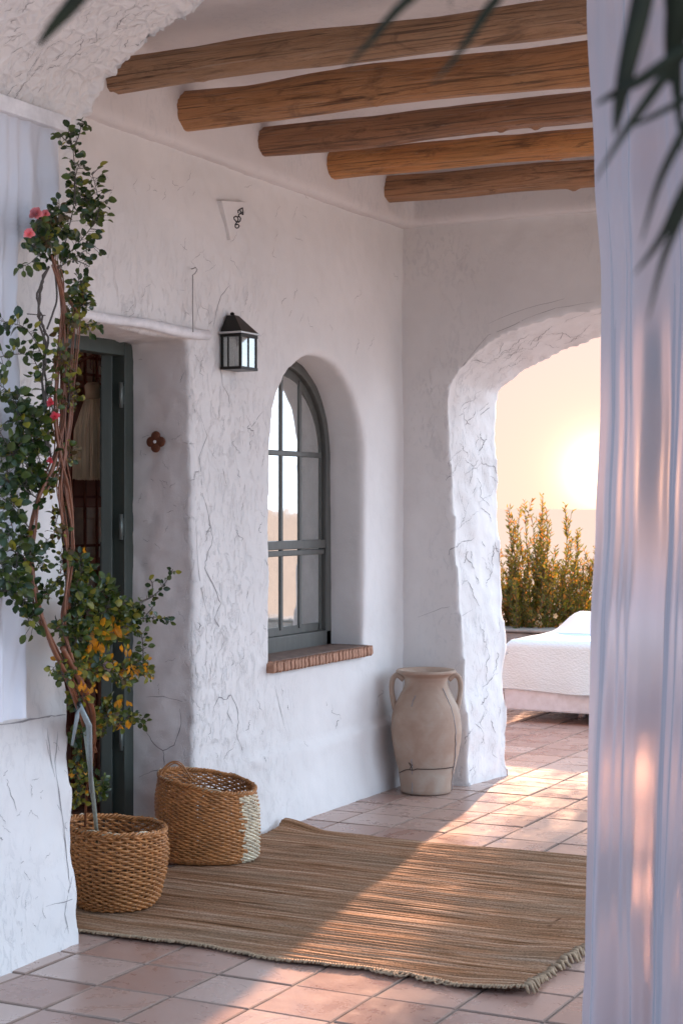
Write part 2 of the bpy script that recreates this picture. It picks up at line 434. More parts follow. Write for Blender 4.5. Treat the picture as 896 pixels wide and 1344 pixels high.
# ---- main wall (plane x = -3.47)
XW = -3.47
ol = [(4.2, -.05), (4.62, -.05), (4.62, 2.01), (5.575, 2.01), (5.575, -.05), (7.9, -.05), (7.9, 3.15), (4.2, 3.15)]
me = solid_from_outlines([(XW, y, z) for y, z in ol], [(-3.86, y, z) for y, z in ol])
wl = [(6.2, .665), (7.1, .665)]+[(6.65+.45*math.cos(a), 1.60+.44*math.sin(a)) for a in [PI*i/16 for i in range(17)]]
cut = solid_from_outlines([(-3.2, y, z) for y, z in wl], [(-4.1, y, z) for y, z in wl])
def def_main(p, n):
    k = fbm(p, 1.6, 2)*.012 + fbm(p, 9, 3)*.004
    left = 1-sstep(5.9, 6.6, p.y)
    k += left*fbm(p+Vector((3,1,2)), 22, 3)*.006
    q = p + n*k
    if n.x > .3 and p.x > -3.6:
        q.x += .020*(1-sstep(.30, .335, p.z+fbm(p, 2, 2)*.02))*sstep(5.6, 6.2, p.y)
        q.x += .02*(1-sstep(0, .25, p.z))
    # softened, leaning outer corner of the doorway
    w = sstep(5.9, 5.55, p.y)*sstep(5.4, 5.56, p.y)*sstep(-3.7, -3.5, p.x)
    q.y += w*(fbm(Vector((0, 0, p.z)), 2.2, 3)*.03 + .02*math.sin(p.z*2.1))
    return q
me = organic(me, .017, 3, def_main, [cut])
cr = []
cr += [([(262,545),(272,572),(261,600),(266,650),(276,690),(279,705),(271,735),(268,745),(283,775),(290,792),(281,812),(296,840),(287,855)], .0024),
       ([(258,700),(262,760),(270,800)], .0012), ([(301,375),(290,388),(286,400),(279,430)], .0018), ([(300,372),(303,380)], .0012),
       ([(280,930),(287,915),(297,918),(303,912),(311,930),(313,948),(310,962),(318,985)], .0028),
       ([(300,920),(298,936),(305,950)], .0018), ([(190,955),(199,972),(214,985),(229,978),(238,950),(236,930)], .0020), ([(214,985),(216,1000),(218,1012)], .0020),
       ([(183,1020),(200,1012),(228,1010)], .0014), ([(192,915),(215,914),(240,921)], .0012), ([(288,480),(292,505),(300,520),(301,530)], .0018), ([(292,615),(297,635)], .0014),
       ([(323,545),(330,560),(345,540)], .0012), ([(360,900),(372,950),(380,985)], .0012), ([(535,560),(537,700)], .0012), ([(250,350),(262,420)], .0008)]
for i in range(70):
    if rnd.random() < .8:
        x = rnd.uniform(255, 352); y = rnd.uniform(370, 1000)
    else: x = rnd.uniform(352, 520); y = rnd.uniform(900, 1010) if rnd.random() < .5 else rnd.uniform(330, 450)
    cr.append((walk(x, y, rnd.randint(2, 6), rnd.uniform(2, 6), PI/2+rnd.uniform(-.5, .5), .9), rnd.choice([.0008,.0012,.0018])))
for i in range(26):
    cr.append((walk(rnd.uniform(185, 245), rnd.uniform(470, 900), rnd.randint(1, 3), 5, rnd.uniform(0, PI), .5), .0008))
for i in range(40):
    cr.append((walk(rnd.uniform(130, 420), rnd.uniform(220, 420), rnd.randint(1, 4), 6, PI/2+rnd.uniform(-1, 1), .6), .0008))
wall_object(me, 'wall', M_wall, cr, house)

# ---- back wall with the splayed arch (plane y = 7.54 .. 7.95)
fr = [(-3.125, -.05), (-3.15, .45), (-3.19, .95), (-3.23, 1.5), (-3.25, 1.88), (-3.235, 1.97)]
for px, py in ((600,482),(622,460),(645,442),(672,428),(702,418),(745,408),(788,400)):
    q = onY(px, py, 7.54); fr.append((q.x, q.z))
fr += [(-2.25, 2.33), (-2.05, 2.325), (-1.85, 2.28), (-1.65, 2.18), (-1.48, 2.0), (-1.42, 1.8), (-1.40, 1.0), (-1.38, -.05)]
bk = [(-3.065, -.05), (-3.09, .45), (-3.11, .95), (-3.13, 1.5), (-3.145, 1.86), (-3.12, 1.94)]
for px, py in ((660,509),(672,498),(690,486),(710,475),(730,465),(760,452),(788,442)):
    q = onY(px, py, 7.95); bk.append((q.x, q.z))
bk += [(-2.40, 2.28), (-2.2, 2.28), (-1.95, 2.24), (-1.75, 2.15), (-1.58, 2.0), (-1.5, 1.8), (-1.48, 1.0), (-1.46, -.05)]
print('front arch', [(round(a, 2), round(b, 2)) for a, b in fr]); print('back arch', [(round(a, 2), round(b, 2)) for a, b in bk])
oA = [(-3.86, -.05)]+fr+[(-.3, -.05), (-.3, 3.15), (-3.86, 3.15)]
oB = [(-3.86, -.05)]+bk+[(-.3, -.05), (-.3, 3.15), (-3.86, 3.15)]
me = solid_from_outlines([(x, 7.54, z) for x, z in oA], [(x, 7.95, z) for x, z in oB])
def def_back(p, n):
    e = 1-sstep(7.56, 7.62, p.y) if n.y < -.8 else 1.0
    soff = 1 if n.y > -.6 else 0
    k = fbm(p, 1.6, 2)*.010 + fbm(p, 10, 3)*.004 + soff*(fbm(p+Vector((7,2,1)), 17, 3)*.0032+fbm(p, 5, 2)*.010)
    return p+n*k
me = organic(me, .017, 2, def_back)
cr = []
for i in range(62):
    y = rnd.uniform(500, 1015); x0 = 588+(y-500)/500*22; x1 = 648+(y-500)/500*16
    cr.append((walk(rnd.uniform(x0+6, x1-4), y, rnd.randint(2, 6), rnd.uniform(4, 9), PI/2+rnd.uniform(-.8, .8), .7), rnd.choice([.001,.0018,.0024])))
for i in range(26):
    t = rnd.random(); x = 610+t*170; y = 490-t*75+rnd.uniform(-14, 20)
    cr.append((walk(x, y, rnd.randint(2, 5), 7, -.45+rnd.uniform(-.6, .6), .6), rnd.choice([.001,.0016])))
for a in [[(605,482),(640,440),(690,418),(730,404),(780,396)], [(640,425),(690,405),(740,392)], [(620,800),(600,812)], [(548,810),(575,800),(590,796)]]: cr.append((a, .0010))
wall_object(me, 'arch_wall', M_arch, cr, house, .002)

# ---- near arch and its piers
na = [(-3.065, -.05), (-3.09, .25), (-3.13, .6), (-3.15, 1.0), (-3.155, 2.2), (-3.13, 2.45), (-3.07, 2.56), (-3.01, 2.66), (-2.93, 2.72), (-2.82, 2.785), (-2.61, 2.876),
      (-2.35, 2.95), (-2.05, 2.99), (-1.75, 2.99), (-1.4, 2.94), (-1.15, 2.86), (-.93, 2.76), (-.75, 2.6), (-.66, 2.4), (-.62, 2.0), (-.6, -.05)]
oA = [(-3.86, -.05)]+na+[(-.1, -.05), (-.1, 3.4), (-3.86, 3.4)]
me = solid_from_outlines([(x, 3.25, z) for x, z in oA], [(x, 4.30, z) for x, z in oA])
def def_near(p, n):
    k = fbm(p, 1.5, 2)*.012 + fbm(p, 9, 3)*.0025
    if n.z < -.2 or p.z > 2.5: k += fbm(p+Vector((1,5,2)), 14, 3)*.004
    ed = sstep(4.2, 4.29, p.y)*sstep(2.4, 2.6, p.z)
    k += ed*(fbm(p+Vector((9,5,2)), 34, 3)*.016)
    if p.z < 1.3 and n.x > .2 and p.x < -3: k += (fbm(p+Vector((2,2,2)), 3, 3)*.007)*(1-sstep(.8, 1.3, p.z)) + sstep(4.1, 4.28, p.y)*fbm(p, 9, 2)*.010
    return p+n*k
me = organic(me, .0145, 2, def_near)
cr = [([(0,951),(30,947),(60,941),(72,940)], .0030), ([(72,940),(86,938)], .0022), ([(62,955),(66,990),(72,1020)], .0012), ([(76,960),(72,1000),(80,1060),(88,1130),(92,1160)], .0022),
      ([(10,1030),(18,1050),(22,1065)], .0014), ([(60,970),(70,1010)], .001), ([(95,1150),(85,1200),(90,1225)], .0016), ([(60,1190),(95,1180)], .0014), ([(0,1100),(4,1102)], .002)]
for i in range(70):
    x = rnd.uniform(0, 200); y = rnd.uniform(0, 150-x*.5)
    cr.append((walk(x, y, rnd.randint(2, 4), 6, -.6+rnd.uniform(-.5, .5), .6), rnd.choice([.0006,.001,.0016])))
for i in range(30):
    cr.append((walk(rnd.uniform(0, 95), rnd.uniform(960, 1240), rnd.randint(1, 3), 5, PI/2+rnd.uniform(-.8, .8), .6), .0009))
wall_object(me, 'near_arch', M_near, cr, house)

# ---- ceiling slab with the ledge that carries the logs
mb = MB(); mb.box((-3.86, 4.2, 3.03), (-.1, 7.9, 3.25)); mb.box((-3.7, 4.2, 2.73), (-3.41, 7.7, 3.1)); mb.box((-3.7, 7.47, 2.735), (-.1, 7.7, 3.1))
mb.box((-.5, 4.2, 2.6), (-.1, 7.7, 3.1))
me = organic(mb.mesh('c', [M_ceil]), .024, 2, lambda p, n: p+n*(fbm(p, 1.4, 2)*.010+fbm(p, 8, 2)*.003))
wall_object(me, 'ceiling', M_ceil, [], house)
# ---- dark room behind the door and window
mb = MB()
mb.box((-6.4, 3.4, -.02), (-6.3, 8.2, .6)); mb.box((-6.4, 6.3, .6), (-6.3, 8.2, 2.7)); mb.box((-6.4, 3.4, 2.4), (-6.3, 6.3, 2.7)); mb.box((-6.3, 3.4, -.02), (-3.87, 3.5, 2.7)); mb.box((-6.3, 8.1, -.02), (-3.87, 8.2, 2.7)); mb.box((-6.4, 3.4, 2.7), (-3.87, 8.2, 2.8))  # gap in the unseen far wall, added to let light into the room
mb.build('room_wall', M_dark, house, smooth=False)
# ---- lintel edge
mb = MB(); mb.tube([(-3.452, 4.55+i*.1115, 2.035+.004*math.sin(i*1.3)) for i in range(11)], [.020+.002*math.sin(i) for i in range(11)], 10)
mb.build('lintel', M_white, house)
# ---- door
df = MB(); df.box((-3.81, 5.515, .0), (-3.742, 5.578, 2.005)); df.box((-3.81, 4.61, 1.955), (-3.743, 5.514, 2.012)); df.box((-3.81, 4.61, 0), (-3.742, 4.67, 1.954))
fo = df.build('door_frame', M_frame, house, smooth=False, bevel=.003)
a = Vector((-.51, .86, 0)); s = Vector((.86, .51, 0)); o0 = Vector((-3.80, 5.475, 0))
dl = MB(); dl.obox(o0+a*.42+Vector((0,0,1.0)), a*.42, s*.022, Vector((0,0,.97)))
for z in (.35, 1.0, 1.62): dl.obox(o0+a*.42-s*.026+Vector((0,0,z)), a*.34, s*.006, Vector((0,0,.22)))
door = dl.build('door', M_frame, house, smooth=False, bevel=.003)
for z in (1.80, 1.28, .45):
    h = MB(); h.tube([(-3.748, 5.498, z-.05), (-3.748, 5.498, z+.05)], .0085, 8); h.box((-3.752, 5.498, z-.035), (-3.746, 5.519, z+.035))
    h.build('hinge', M_hinge, door)
# ---- window
win = empty('window', (-3.64, 6.65, .7)); win.parent = house; win.location = Vector((-3.64, 6.65, .7))-house.location; WIN_W = Vector((-3.64, 6.65, .7))
XF = -3.655
def archpt(r, a, b=.44/.45): return (6.65+r*math.cos(a), 1.60+r*b*math.sin(a))
f = MB()
def archframe(mb, ro, ri, x0, x1, z0):
    n = 24; A = [(6.65+ro, z0)]+[archpt(ro, PI*i/n) for i in range(n+1)]+[(6.65-ro, z0)]
    B = [(6.65+ri, z0)]+[archpt(ri, PI*i/n) for i in range(n+1)]+[(6.65-ri, z0)]
    vs = []; 
    for (y, z), (y2, z2) in zip(A, B): vs += [(x0, y, z), (x1, y, z), (x1, y2, z2), (x0, y2, z2)]
    m = len(A); fs = []
    for i in range(m-1):
        for k in range(4): fs.append((i*4+k, i*4+(k+1) % 4, i*4+4+(k+1) % 4, i*4+4+k))
    fs += [(0,1,2,3), (m*4-4, m*4-1, m*4-2, m*4-3)]; mb.add(vs, fs)
archframe(f, .47, .405, XF-.05, XF+.012, .70); f.box((XF-.05, 6.2, .70), (XF+.012, 7.1, .775))
fo = f.build('frame', M_wframe, win, smooth=False, bevel=.004)
f = MB(); archframe(f, .405, .365, XF-.04, XF-.012, .775); f.box((XF-.04, 6.27, .775), (XF-.012, 7.03, .815))
f.build('sash', M_wframe, win, smooth=False, bevel=.003)
f = MB(); f.box((XF-.045, 6.25, 1.135), (XF+.004, 7.05, 1.16)); f.box((XF-.045, 6.25, 1.165), (XF+.010, 7.05, 1.205)); f.build('rail', M_wframe, win, smooth=False, bevel=.004)
f = MB(); f.box((XF-.036, 6.26, 1.59), (XF-.004, 7.04, 1.615)); f.build('rail', M_wframe, win, smooth=False, bevel=.004)
for y in (6.47, 6.65, 6.83):
    zt = 1.60+math.sqrt(max(0, .385**2-(y-6.65)**2))
    f = MB(); f.box((XF-.024, y-.0115, .80), (XF-.005, y+.0115, zt)); f.build('glazing_bar', M_wframe, win, smooth=False, bevel=.003)
f = MB(); n = 20
tn = math.tan(R(2.6))
for ya, yb in ((6.262, 6.462), (6.478, 6.642), (6.658, 6.822), (6.838, 7.038)):
    f = MB(); ys = [ya+(yb-ya)*i/8 for i in range(9)]; yc = (ya+yb)/2
    top = [(y, 1.60+.978*math.sqrt(max(0, .392**2-(y-6.65)**2))) for y in ys]
    pl_ = [(y, .79) for y in (ya, yb)]+[(y, z) for y, z in reversed(top)]
    A_ = [(XF-.016+(y-yc)*tn, y, z) for y, z in pl_]; B_ = [(x-.004, y, z) for x, y, z in A_]; m = len(A_)
    f.add(A_+B_, [tuple(range(m)), tuple(reversed(range(m, 2*m)))]+[(i, (i+1) % m, m+(i+1) % m, m+i) for i in range(m)])
    f.build('pane', M_glass, win, smooth=False)
# brick sill: row of bricks on edge
M_brick = simple('sill_brick', (.40,.215,.14), .8, nscale=45, var=.35, bstr=.5, bd=.004)
M_slate = simple('sill_top', (.17,.11,.085), .7, nscale=25, var=.3, bstr=.4, bd=.003)
f = MB(); nb = 30
for i in range(nb):
    y0 = 6.165+i*.97/nb; j = rnd.uniform(-.003, .003)
    f.obox((-3.51+j, y0+.016, .681+j*.5), Vector((.075,0,0)), Vector((0,.0115,.006)), Vector((0,-.004,.019)), 0)
f.box((-3.65, 6.20, .655), (-3.45, 7.10, .694), 1); f.box((-3.65, 6.19, .701), (-3.455, 7.115, .708), 1)
f.build('sill', [M_brick, M_slate], win, smooth=False, bevel=.0025)

# ------------------------------------------------------------------ cabinet with boxes, books and a straw broom inside
cab = empty('cabinet', (-4.75, 6.6, 0), label='dark red brown shelf cabinet seen inside through the open door', cat='cabinet')
f = MB()
for y in (5.6, 7.5): f.box((-5.05, y, .02), (-4.65, y+.03, 2.3))
f.box((-5.08, 5.6, .02), (-5.05, 7.53, 2.3)); f.box((-5.05, 5.6, 2.3), (-4.63, 7.53, 2.33)); f.build('carcass', M_shelf, cab, smooth=False)
for z in (.3, .72, 1.08, 1.50, 1.92):
    f = MB(); f.box((-5.05, 5.63, z), (-4.66, 7.5, z+.035)); f.build('shelf', M_shelf, cab, smooth=False, bevel=.003)
f = MB()
for i in range(19): f.box((-4.645, 5.62+i*.098, .05), (-4.635, 5.632+i*.098, 2.28))
for z in (1.17, 1.40, 1.98, 2.06, 2.14, 2.22): f.box((-4.655, 5.62, z), (-4.646, 7.5, z+.012))
f.build('lattice', M_dark, cab, smooth=False)
def sbox(y, z, w, h, label, mat, x=-4.80, name='storage_box', cat='box'):
    e = empty(name, (x, y, z), label=label, cat=cat)
    f = MB(); f.box((x-.13, y-w/2, z), (x+.12, y+w/2, z+h*.78)); f.build('body', mat, e, smooth=False, bevel=.004)
    f = MB(); f.box((x-.134, y-w/2-.004, z+h*.78+.001), (x+.124, y+w/2+.004, z+h)); f.build('lid', mat, e, smooth=False, bevel=.004)
sbox(6.66, 1.117, .20, .24, 'cream storage box with lid on the shelf below the straw broom', M_box)
sbox(6.66, .757, .19, .28, 'cream box on the low shelf, just under the shelf with the books', M_box)
sbox(6.64, 1.957, .24, .22, 'cream box on the top shelf above the straw broom', M_box)
bc = [(.20,.09,.05), (.30,.22,.13), (.10,.04,.03), (.33,.25,.16), (.16,.05,.04), (.26,.16,.09)]
M_bk = [simple('book_cover', c, .6, bstr=0) for c in bc]; M_page = simple('book_pages', (.7,.62,.5), .9, bstr=0)
y = 6.28; bi = 0
for w, h, lab in ((.03,.26,'brown'), (.022,.29,'tan'), (.035,.24,'dark red brown'), (.025,.30,'pale tan'), (.03,.27,'maroon'), (.03,.22,'light brown')):
    f = MB(); f.box((-4.92, y, 1.537-.0), (-4.70, y+w, 1.537+h)); f.box((-4.918, y+.003, 1.537+h), (-4.71, y+w-.003, 1.537+h+.002), 1)
    o = f.build('book', [M_bk[bi], M_page], None, smooth=False)
    y += w+.003; bi += 1
    tag(o, '%s book, %s in the row on the cabinet shelf' % (lab, ['leftmost','second from left','third from left','third from right','second from right','rightmost'][bi-1]), 'book', 'books on the cabinet shelf')
M_straw = simple('straw', (.78,.62,.42), .8, nscale=60, stretch=(1,1,.08), var=.4)
bro = empty('straw_broom', (-4.1, 5.8, 1.47), label='pale straw broom head hanging bristles down inside the open door', cat='broom')
c0 = P(122, 628, 6.95); f = MB()
for i in range(520):
    a = rnd.uniform(0, 2*PI); r = math.sqrt(rnd.random()); top = c0+Vector((math.cos(a)*.02*r, math.sin(a)*.02*r, .335))
    bx = math.cos(a)*r; by = math.sin(a)*r; L = rnd.uniform(-.008, .008)
    lat = Vector((CC, CS, 0)); dep = Vector((-CS, CC, 0))
    pts = []
    for t, w in ((0, .03), (.16, .05), (.4, .078), (.7, .084), (1, .084)):
        pts.append(c0+Vector((0,0,.335*(1-t)+L*t))+lat*bx*w+dep*by*w*.45)
    f.tube(pts, [.002,.0022,.0022,.002,.0012], 3)
f.build('bristles', M_straw, bro)
f = MB(); f.lathe([(.0,.40), (.022,.40), (.034,.385), (.031,.36), (.030,.33), (.0,.33)], 20, c0); f.build('neck', simple('straw_binding', (.42,.32,.20), .7), bro)
f = MB(); f.tube([c0+Vector((0,0,.40)), c0+Vector((.004,0,.45)), c0+Vector((0,0,.52))], .003, 6); f.build('hanging_loop', M_rust, bro)
f = MB(); arc = [c0+Vector((CC*t, CS*t, .52-.9*(t-.06)**2*3)) for t in [(-.17+.04*i) for i in range(10)]]
f.tube(arc, .006, 6)
for p in arc[1:]: f.tube([p, p+Vector((0,0,-.05)), p+Vector((.008,0,-.055))], .0025, 5)
rk = f.build('hook_rail', M_rust); tag(rk, 'curved dark iron hook rail over the straw broom inside the doorway', 'hook rail')

# ------------------------------------------------------------------ small things on the wall
# lantern
lan = empty('wall_lantern', (-3.46, 5.845, 1.91), label='black metal wall lantern with glass panes between the doorway and the arched window', cat='lantern')
x0, x1, y0, y1, z0, z1 = -3.462, -3.368, 5.78, 5.912, 1.913, 2.048
f = MB(); b_ = .010
for x in (x0, x1-b_):
    for y in (y0, y1-b_): f.box((x, y, z0), (x+b_, y+b_, z1))
for z in (z0-.004, z1-.008): f.box((x0-.001, y0-.002, z), (x1+.002, y1+.002, z+.012))
f.box((x1-.009, (y0+y1)/2-.004, z0+.008), (x1-.001, (y0+y1)/2+.004, z1-.008)); f.box((x0+.03, y0+.001, z0+.008), (x0+.036, y0+.008, z1-.008))
f.build('cage', M_black, lan, smooth=False, bevel=.0015)
f = MB(); f.box((x1-.006, y0+b_, z0+.008), (x1-.004, y1-b_, z1-.009)); f.box((x0+b_, y0+.004, z0+.008), (x1-b_, y0+.006, z1-.009)); f.box((x0+b_, y1-.006, z0+.008), (x1-b_, y1-.004, z1-.009))
f.build('pane', M_lglass, lan, smooth=False)
f = MB(); f.box((x0-.006, y0-.008, z1+.0045), (x1+.008, y1+.008, z1+.013)); f.build('rim', M_steel, lan, smooth=False, bevel=.002)
f = MB(); cx, cy = -3.435, 5.84
vs = [(x0,y0-.003,z1+.0135),(x1+.004,y0-.003,z1+.0135),(x1+.004,y1+.003,z1+.0135),(x0,y1+.003,z1+.0135),(x0+.002,cy-.018,z1+.083),(cx+.012,cy-.018,z1+.083),(cx+.012,cy+.018,z1+.083),(x0+.002,cy+.018,z1+.083)]
f.add(vs, [(0,3,2,1),(4,5,6,7),(0,1,5,4),(1,2,6,5),(2,3,7,6),(3,0,4,7)]); f.lathe([(0,.098),(.008,.094),(.010,.088),(.004,.083)], 10, (cx-.008, cy, z1))
f.build('roof', M_black, lan, smooth=False, bevel=.0015)
f = MB(); f.lathe([(0,.0),(.016,.0),(.016,.075),(.006,.078),(.004,.09),(0,.09)], 14, (-3.415, cy, z0+.009)); f.build('candle', M_white, lan)
# triangular plaque with brushed marks
f = MB(); XP = -3.445
tri = [onX(291,263,XP), onX(323,265,XP), onX(303,315,XP)]; bt = [Vector((XW-.01, p.y, p.z)) for p in tri]
f.add(tri+bt, [(0,1,2),(5,4,3),(0,3,4,1),(1,4,5,2),(2,5,3,0)])
pl = f.build('plaque', M_wall, None, smooth=False, bevel=.002); tag(pl, 'small white triangular plaque with dark brushed marks high on the wall', 'plaque')
f = MB()
for s_ in ([(482,262),(470,268),(459,284),(459,300),(468,308),(480,304),(486,292),(478,282),(466,284)],
           [(452,250),(450,235),(462,226),(474,232),(480,248),(476,262),(464,262),(456,250)], [(474,232),(486,228),(496,240),(492,258),(482,268)],
           [(480,205),(478,190),(490,180),(508,170),(512,192),(512,216),(496,208),(484,214),(482,228)], [(492,186),(497,200),(509,200)]):
    f.tube([onX(220+a/5.171, 240+b/5.171, XP+.0015) for a, b in s_], .0026, 6)
pm = f.build('painted_mark', simple('black_ink', (.02,.018,.018), .8, bstr=0), pl)
# hook with wire
f = MB()
f.tube([onX(250,352,-3.48), onX(252,353,-3.45), onX(257,351,-3.43), onX(259,354,-3.43), onX(256,359,-3.43), onX(253,361,-3.432), onX(253,400,-3.432), onX(253.5,436,-3.428)], .0022, 6)
o = f.build('wire_hook', M_wire); tag(o, 'thin wire hanging from a small hook above the door lintel', 'hook')
# flower-shaped iron ornament on the door reveal
c = onY(206, 580, 5.557); f = MB(); orn = []
for i in range(4):
    a = PI/4*0+i*PI/2
    q = c+Vector((math.cos(a)*.0215, -.004, math.sin(a)*.0215)); vs = []
    for zz, rr in ((0, .0205), (.006, .0205), (.010, .016)):
        for k in range(20):
            t = 2*PI*k/20; vs.append(q+Vector((math.cos(t)*rr, -zz-.0004*i, math.sin(t)*rr)))
    fs = [(i_*20+k, i_*20+(k+1) % 20, (i_+1)*20+(k+1) % 20, (i_+1)*20+k) for i_ in range(2) for k in range(20)]+[tuple(40+k for k in range(20))]
    f.add(vs, fs)
orn = empty('wall_ornament', c, label='rust brown four petal metal ornament on the door reveal', cat='ornament')
f.build('petals', M_rust, orn)
f = MB(); f.tube([c+Vector((0,.006,0)), c+Vector((0,-.017,0))], .0065, 12); f.build('stud', M_white, orn)

# ------------------------------------------------------------------ log beams
blab = ['greyish twisted log beam nearest the near arch, first of five', 'thickest knotted brown log beam, second from the near arch',
        'dark brown log beam in the middle of the five', 'orange brown log beam, second from the back arch wall', 'shortest looking dry brown log beam nearest the back arch wall']
bdat = [(4.96, 2.895, .060, .055, M_beam[0]), (5.448, 2.876, .073, .075, M_beam[1]), (6.05, 2.872, .060, .052, M_beam[2]), (6.667, 2.885, .059, .051, M_beam[3]), (7.26, 2.876, .062, .052, M_beam[4])]
for i, (y, z, r0, r1, mt) in enumerate(bdat):
    f = MB(); n = 260; K = 44; vs = []
    knots = [(rnd.uniform(-3.2, -.9), rnd.uniform(-2.6, .6), rnd.uniform(.02, .035)) for _ in range(6)]
    for j in range(n+1):
        x = -3.52+j/n*3.2; t = j/n; rr = r0*(1-t)+r1*t
        cy = y+.007*noise.noise(Vector((x*.9, i*5, 0)))*2; cz = z-.02*t+.007*noise.noise(Vector((x*1.1, i*7, 3)))*2
        for k in range(K):
            a = 2*PI*k/K
            q = rr*(1+.11*noise.noise(Vector((x*1.5, math.cos(a)*1.2+i*9, math.sin(a)*1.2)))*2+.05*noise.noise(Vector((x*2.2, math.cos(a)*5+i, math.sin(a)*5))))
            for kx, ka, kr in knots:
                dd = math.hypot(x-kx, (math.atan2(math.sin(a-ka), math.cos(a-ka)))*rr)
                if dd < kr*2: q += .014*math.exp(-(dd/kr)**2*2)
            q += .0028*noise.noise(Vector((x*3.5, math.cos(a)*9+i, math.sin(a)*9)))*2
            q -= .012*max(0, 1-abs(math.atan2(math.sin(a+1.3+x*.25), math.cos(a+1.3+x*.25)))/.10)
            vs.append((x, cy+math.cos(a)*q, cz+math.sin(a)*q))
    fs = [(j*K+k, j*K+(k+1) % K, (j+1)*K+(k+1) % K, (j+1)*K+k) for j in range(n) for k in range(K)]+[tuple(range(K))[::-1], tuple(n*K+k for k in range(K))]
    f.add(vs, fs); o = f.build('wooden_beam', mt, None, loc=(-3.4, y, z)); tag(o, blab[i], 'beam', 'log beams under the porch ceiling')

# ------------------------------------------------------------------ floor: one sheet and laid tiles
f = MB(); f.box((-14, -7, -.30), (9, 12.6, -.006)); o = f.build('ground', M_grout, None, smooth=False); tag(o, kind='structure')
T = .25; f = MB(); tv = []
X0, Y0 = -7.0-.02, -1.0+.19
for i in range(40):
    for j in range(54):
        xa, ya = X0+i*T, Y0+j*T
        if ya > 12.3: continue
        if xa < -3.95 and ya < 8.0 and not (4 < ya < 8): continue
        if xa > -.30: continue
        t = rnd.random(); g = .0032
        pts = [(xa+g, ya+g), (xa+T-g, ya+g), (xa+T-g, ya+T-g), (xa+g, ya+T-g)]; e = .004
        ins = [(xa+g+e, ya+g+e), (xa+T-g-e, ya+g+e), (xa+T-g-e, ya+T-g-e), (xa+g+e, ya+T-g-e)]
        tx, ty = rnd.gauss(0, .0045), rnd.gauss(0, .0045); h0 = rnd.uniform(-.001, .001)
        hz = lambda p: h0+tx*(p[0]-xa-T/2)+ty*(p[1]-ya-T/2)
        jit = [(rnd.gauss(0, .0016), rnd.gauss(0, .0016)) for _ in range(4)]
        pts = [(p[0]+j_[0], p[1]+j_[1]) for p, j_ in zip(pts, jit)]; ins = [(p[0]+j_[0], p[1]+j_[1]) for p, j_ in zip(ins, jit)]
        vs = [(p[0], p[1], -.007) for p in pts]+[(p[0], p[1], hz(p)-.0025) for p in pts]+[(p[0], p[1], hz(p)) for p in ins]
        f.add(vs, [(0,1,5,4),(1,2,6,5),(2,3,7,6),(3,0,4,7),(4,5,9,8),(5,6,10,9),(6,7,11,10),(7,4,8,11)], 1); k_ = len(f.v)-12; f.f.append((k_+8,k_+9,k_+10,k_+11)); f.m.append(0); tv += [t]*12
o = f.build('terrace_floor', [M_tile, simple('tile_edge', (.30,.21,.17), .9)], None, smooth=False); tag(o, kind='structure')
at = o.data.attributes.new('tile', 'FLOAT', 'POINT'); at.data.foreach_set('value', tv)

f = MB(); f.box((-.27, -6.9, -.05), (8.9, 12.5, -.002)); o = f.build('bounce_terrace', simple('pale_bounce_stone', (.70,.64,.57), .8, nscale=3, var=.12), None, smooth=False); tag(o, kind='structure')  # unseen pale paving added to bounce warm light up to the ceiling
# hillside and sea beyond the terrace
f = MB()
def hill(u, v):
    x = -60+u*120; y = 12.5+v*v*170
    return (x, y, -.25-.32*(y-12.5)+.5*fbm(Vector((x, y, 0)), .12, 3)*min(1, (y-12.5)/8))
f.grid(hill, 60, 50); o = f.build('hillside', M_ground); tag(o, kind='structure')
f = MB(); f.grid(lambda u, v: (-160+u*320, -160+v*172.6-.0, -.31), 8, 8); o = f.build('plateau', M_ground, None, smooth=False); tag(o, kind='structure')
m, nt, bs, out = newmat('sea'); bs.inputs['Base Color'].default_value = (.40,.33,.26,1); bs.inputs['Roughness'].default_value = .9; bs.inputs['Specular IOR Level'].default_value = 0
v, _ = coords(nt); nt.links.new(bump(nt, noise_(nt, v, .3, 5, .6), .3, .3), bs.inputs['Normal'])
f = MB(); f.add([(-9000,60,-38),(9000,60,-38),(9000,24000,-38),(-9000,24000,-38)], [(0,1,2,3)]); f.add([(-24000,60,-38),(-9000,60,-38),(-9000,24000,-38),(-24000,24000,-38)], [(0,1,2,3)])
o = f.build('sea', m, None, smooth=False); tag(o, kind='structure')

# ------------------------------------------------------------------ rug
rx0, rx1, ry0, ry1 = -3.40, -1.655, 4.40, 6.20
rug = empty('rug', (-2.5, 5.3, 0), label='large brown striped woven jute rug on the terracotta floor', cat='rug')
def rugpt(u, v):
    x = rx0+u*(rx1-rx0); y = ry0+v*(ry1-ry0)
    y += .010*noise.noise(Vector((x*2.3, y*1.2, 1)))*2
    yw = y+.006*noise.noise(Vector((x*4, y*3, 5)))*2
    x += (.012*noise.noise(Vector((0, y*3, 9)))*2+.004*math.sin(y*70))*(u > .9 or u < .1)
    edge = 1-sstep(0, .035, v); y -= edge*(.022*noise.noise(Vector((x*3.1, 0, 4)))*2+.006*noise.noise(Vector((x*22, 0, 4))))
    z = .007+.0042*abs(math.sin(yw*PI/.028+1.5*noise.noise(Vector((x*.8, y*9, 3)))))**.7+.0035*noise.noise(Vector((x*1.1, y*75, 8)))
    z += .004*max(0, noise.noise(Vector((x*1.6, y*2.6, 2)))*2)
    # curled, wavy right-hand end and far left corner
    z += sstep(.86, 1, u)*(.010+.010*math.sin(y*17+2*u))*.8 + .035*sstep(.93, 1, v)*sstep(.12, 0, u)
    return (x, y, z)
nu, nv = 150, 760
f = MB(); f.grid(rugpt, nu, nv)
o = f.build('weave', M_rug, rug)
